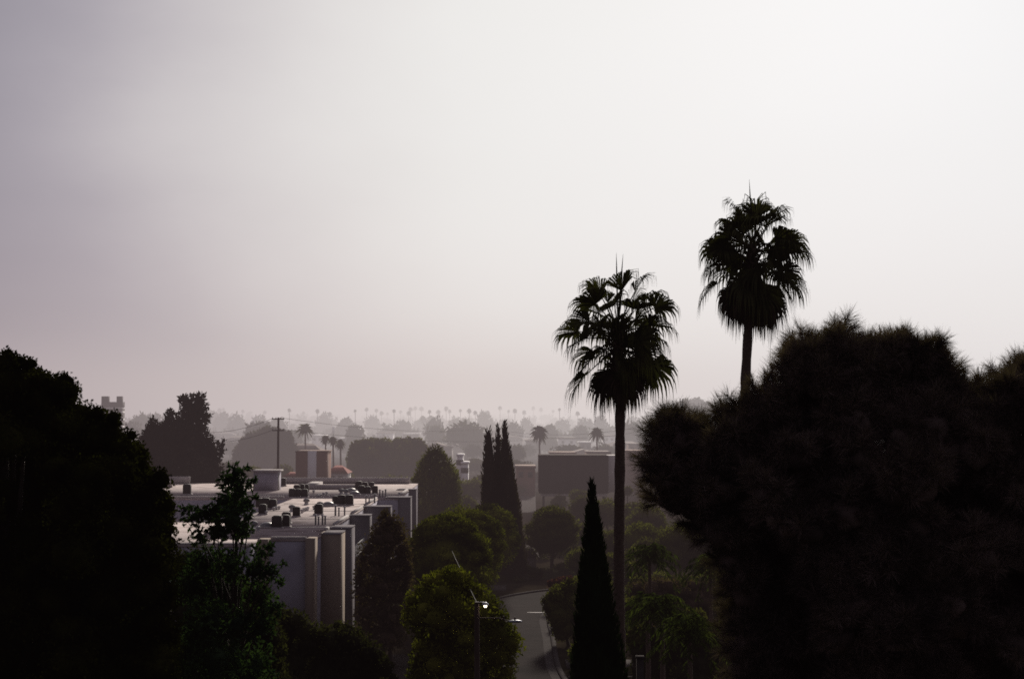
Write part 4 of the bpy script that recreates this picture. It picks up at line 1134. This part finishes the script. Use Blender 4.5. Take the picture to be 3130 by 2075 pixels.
# ------------------------------------------------------------------ far trees
def blob_tree(seed, dens=3.2, n=9):
    r0 = rng.bit_generator.state
    lob = gen_lobes(0, 0, 1.0, 1.0, 0.8, n)
    pr = crown_parts(lob, 110, .13, .07, core=.85, spread=(.8, 1.2), sub=1)
    return pr
protos = []
for s in range(7):
    pr = blob_tree(s)
    t = thing('distant_tree', 'hazy distant tree in the far treeline', 'tree', (0, 0, 0), 'hazy trees of the far treeline')
    obj('crown', pr, M['far'], t)
    obj('trunk', tube(np.array([[0, 0, 0], [0.02, 0, .5]]), [.04, .025], 6), M['bark'], t)
    protos.append(t)
used = [False] * 7
far_spots = [(800, 952, 46, 900), (860, 952, 60, 1100), (1120, 941, 50, 1000), (1165, 955, 64, 1100), (1215, 957, 64, 1000), (1300, 955, 74, 1000), (1350, 953, 80, 950), (1050, 953, 54, 1000), (1385, 952, 64, 900), (1465, 948, 60, 1100),
             (330, 946, 60, 800), (352, 938, 44, 900), (305, 955, 50, 700), (490, 936, 40, 1200), (515, 940, 50, 1100), (545, 946, 60, 1000), (640, 950, 60, 900), (600, 947, 56, 1000), (745, 945, 50, 1100),
             (930, 955, 60, 900), (1000, 955, 60, 800), (1010, 968, 24, 700), (1080, 958, 60, 900), (1500, 950, 60, 1000), (1530, 955, 60, 900), (820, 965, 50, 700), (1345, 968, 70, 750), (1190, 965, 90, 800), (1270, 968, 60, 760), (1460, 965, 70, 700)]
def put_far(x, y, h, w):
    k = int(rng.integers(7))
    if not used[k]:
        used[k] = True; t = protos[k]; t.location = (x, y, 0)
    else:
        t = dup(protos[k], (x, y, 0))
    t.scale = (w, w, h); t.rotation_euler = (0, 0, rng.uniform(0, 6.28))
n_ind = 0
for x, y, w, dd in far_spots:
    w *= 0.62; y += 5; dd *= 0.8
    p = P(x, y, dd); put_far(p[0], dd, p[2], max(w * S(dd), p[2] * .7)); n_ind += 1
# ordered grid of gardens out to 800 m: single trees nearest, then the wood as one mass
near, rest = [], []
Y = 430.0
while Y < 4200:
    step = 15 + Y * 0.012
    xx = -0.40 * Y + rng.uniform(0, step)
    while xx < 0.42 * Y + 60:
        h = (rng.uniform(4.2, 8.5) if Y < 640 else rng.uniform(5, 11.5)) if rng.random() < .88 else rng.uniform(10, 17)
        if Y > 1200: h *= 1.12
        w = h * rng.uniform(.75, 1.5)
        it = (xx + rng.normal() * step * .3, Y + rng.uniform(-.5, .5) * step, h, w)
        (near if Y < 640 else rest).append(it)
        xx += step * rng.uniform(.75, 1.3)
    Y += step * 1.15
for it in near[:240]:
    put_far(it[0], it[1], it[2], it[3]); n_ind += 1
rest += near[240:]
pm = [crown_parts(gen_lobes(0, 0, 1.0, 1.0, .8, 5), 26, .18, .10, core=.85, spread=(.8, 1.2), sub=1) for _ in range(6)]
parts = []
for x, y, h, w in rest:
    for V, F in pm[int(rng.integers(6))]:
        parts.append((V * [w, w, h] + [x, y, 0], F))
o = obj('distant_woodland', parts, M['far'])
tag(o, 'pale hazy mass of distant treetops melting into the horizon', 'woodland', kind='stuff')

# far houses between the trees
h0 = None
for i in range(75):
    Y = rng.uniform(380, 1500); x = rng.uniform(-.38, .26) * Y
    w = rng.uniform(9, 20); dp = rng.uniform(8, 14); z = rng.uniform(3.5, 7.5)
    if h0 is None:
        t = thing('distant_house', 'pale flat distant house half buried in hazy trees', 'house', (x, Y, 0), 'distant houses among hazy trees')
        obj('wall', [box(x - .5, x + .5, Y - .5, Y + .5, 0, .9)], M['greyhouse'], t)
        V = np.array([[x - .53, Y - .53, .9], [x + .53, Y - .53, .9], [x + .53, Y + .53, .9], [x - .53, Y + .53, .9], [x - .3, Y, 1.15], [x + .3, Y, 1.15]])
        obj('roof', [(V, np.array([[0, 1, 5, 4], [2, 3, 4, 5], [3, 2, 1, 0]])), (V, np.array([[1, 2, 5], [3, 0, 4]]))], M['greyroof'], t)
        h0 = t; t.scale = (w, dp, z)
    else:
        t = dup(h0, (x, Y, 0), rng.choice([0, 1.57, .2])); t.scale = (w, dp, z)

# ------------------------------------------------------------------ world, sun, camera
SUN_AZ, SUN_EL = R(16), R(19)
sd = np.array([math.sin(SUN_AZ) * math.cos(SUN_EL), math.cos(SUN_AZ) * math.cos(SUN_EL), math.sin(SUN_EL)])
w = bpy.data.worlds.new('World'); scn.world = w; w.use_nodes = True
nt = w.node_tree; nt.nodes.clear()
out = node(nt, 'ShaderNodeOutputWorld')
sky = node(nt, 'ShaderNodeTexSky'); sky.sky_type = 'NISHITA'; sky.sun_disc = False
sky.sun_elevation = R(24); sky.sun_rotation = R(7); sky.dust_density = 2; sky.air_density = 1.5
b1 = node(nt, 'ShaderNodeBackground'); b1.inputs[1].default_value = 0.0015; nt.links.new(sky.outputs[0], b1.inputs[0])
tc = node(nt, 'ShaderNodeTexCoord')
nrm = node(nt, 'ShaderNodeVectorMath', operation='NORMALIZE'); nt.links.new(tc.outputs['Generated'], nrm.inputs[0])
dt = node(nt, 'ShaderNodeVectorMath', operation='DOT_PRODUCT'); dt.inputs[1].default_value = sd.tolist(); nt.links.new(nrm.outputs[0], dt.inputs[0])
ac = node(nt, 'ShaderNodeMath', operation='ARCCOSINE'); nt.links.new(dt.outputs['Value'], ac.inputs[0])
# slow cloud bands bend the glow
nz = node(nt, 'ShaderNodeTexNoise'); nz.inputs['Scale'].default_value = 4.0; nz.inputs['Detail'].default_value = 6; nz.inputs['Roughness'].default_value = .5
mp = node(nt, 'ShaderNodeMapping'); mp.inputs['Scale'].default_value = (1, 1, 2.2); mp.inputs['Rotation'].default_value = (0, R(20), 0)
nt.links.new(nrm.outputs[0], mp.inputs['Vector']); nt.links.new(mp.outputs[0], nz.inputs['Vector'])
ma = node(nt, 'ShaderNodeMath', operation='MULTIPLY_ADD'); ma.inputs[1].default_value = 0.10; ma.inputs[2].default_value = -0.05; nt.links.new(nz.outputs['Fac'], ma.inputs[0])
sm = node(nt, 'ShaderNodeMath', operation='ADD'); nt.links.new(ac.outputs[0], sm.inputs[0]); nt.links.new(ma.outputs[0], sm.inputs[1])
sz = node(nt, 'ShaderNodeSeparateXYZ'); nt.links.new(nrm.outputs[0], sz.inputs[0])
zf = node(nt, 'ShaderNodeMath', operation='MULTIPLY_ADD'); zf.inputs[1].default_value = 0.42; zf.inputs[2].default_value = -0.055; nt.links.new(sz.outputs[2], zf.inputs[0])
zm = node(nt, 'ShaderNodeMath', operation='MAXIMUM'); zm.inputs[1].default_value = 0.0; nt.links.new(zf.outputs[0], zm.inputs[0])
s2 = node(nt, 'ShaderNodeMath', operation='ADD'); nt.links.new(sm.outputs[0], s2.inputs[0]); nt.links.new(zm.outputs[0], s2.inputs[1]); sm = s2
dvd = node(nt, 'ShaderNodeMath', operation='DIVIDE'); dvd.inputs[1].default_value = math.pi; nt.links.new(sm.outputs[0], dvd.inputs[0])
cr = node(nt, 'ShaderNodeValToRGB'); nt.links.new(dvd.outputs[0], cr.inputs[0])
cr.color_ramp.interpolation = 'B_SPLINE'
stops = [(0, (.945, .95, .96)), (6, (.91, .91, .92)), (14, (.84, .84, .845)), (21, (.815, .815, .805)), (26, (.725, .705, .70)), (31, (.545, .515, .535)), (35, (.37, .345, .392)), (40, (.27, .255, .30)), (60, (.19, .175, .20)), (90, (.11, .10, .125)), (180, (.055, .050, .07))]
el = cr.color_ramp.elements
while len(el) > 1: el.remove(el[-1])
el[0].position = 0; el[0].color = (*stops[0][1], 1)
for dg, c in stops[1:]:
    e = el.new(dg / 180); e.color = (*c, 1)
b2 = node(nt, 'ShaderNodeBackground'); b2.inputs[1].default_value = 1.0; nt.links.new(cr.outputs[0], b2.inputs[0])
asn = node(nt, 'ShaderNodeAddShader'); nt.links.new(b1.outputs[0], asn.inputs[0]); nt.links.new(b2.outputs[0], asn.inputs[1])
nt.links.new(asn.outputs[0], out.inputs[0])

ld = bpy.data.lights.new('sun', 'SUN'); ld.energy = 3.6; ld.angle = R(8); ld.color = (1.0, .90, .78)
M['bulb'].cycles.emission_sampling = 'NONE'
lo = bpy.data.objects.new('sun', ld); COL.objects.link(lo)
LAZ, LEL = R(7), R(24)
ld_dir = np.array([math.sin(LAZ) * math.cos(LEL), math.cos(LAZ) * math.cos(LEL), math.sin(LEL)])
lo.rotation_euler = Vector((-ld_dir).tolist()).to_track_quat('-Z', 'Y').to_euler()

cam = bpy.data.cameras.new('camera'); co = bpy.data.objects.new('camera', cam); COL.objects.link(co)
co.location = (0, 0, EYE); co.rotation_euler = (R(90) + PITCH, 0, 0)
cam.sensor_width = 36; cam.lens = FPX / 1024 * 36; cam.clip_start = .5; cam.clip_end = 20000
cam.dof.use_dof = True; cam.dof.focus_distance = 110; cam.dof.aperture_fstop = 1.6
scn.camera = co
scn.view_settings.view_transform = 'Standard'; scn.view_settings.look = 'None'; scn.view_settings.exposure = 0; scn.view_settings.gamma = 1
scn.render.engine = 'CYCLES'
cy = scn.cycles
cy.max_bounces = 4; cy.diffuse_bounces = 2; cy.glossy_bounces = 2; cy.transmission_bounces = 3; cy.volume_bounces = 0; cy.transparent_max_bounces = 8
cy.use_denoising = False
cy.filter_width = 1.7; cy.sample_clamp_indirect = 1.0; cy.sample_clamp_direct = 4.0
for o in scn.objects:
    if '_o' in o: del o['_o']
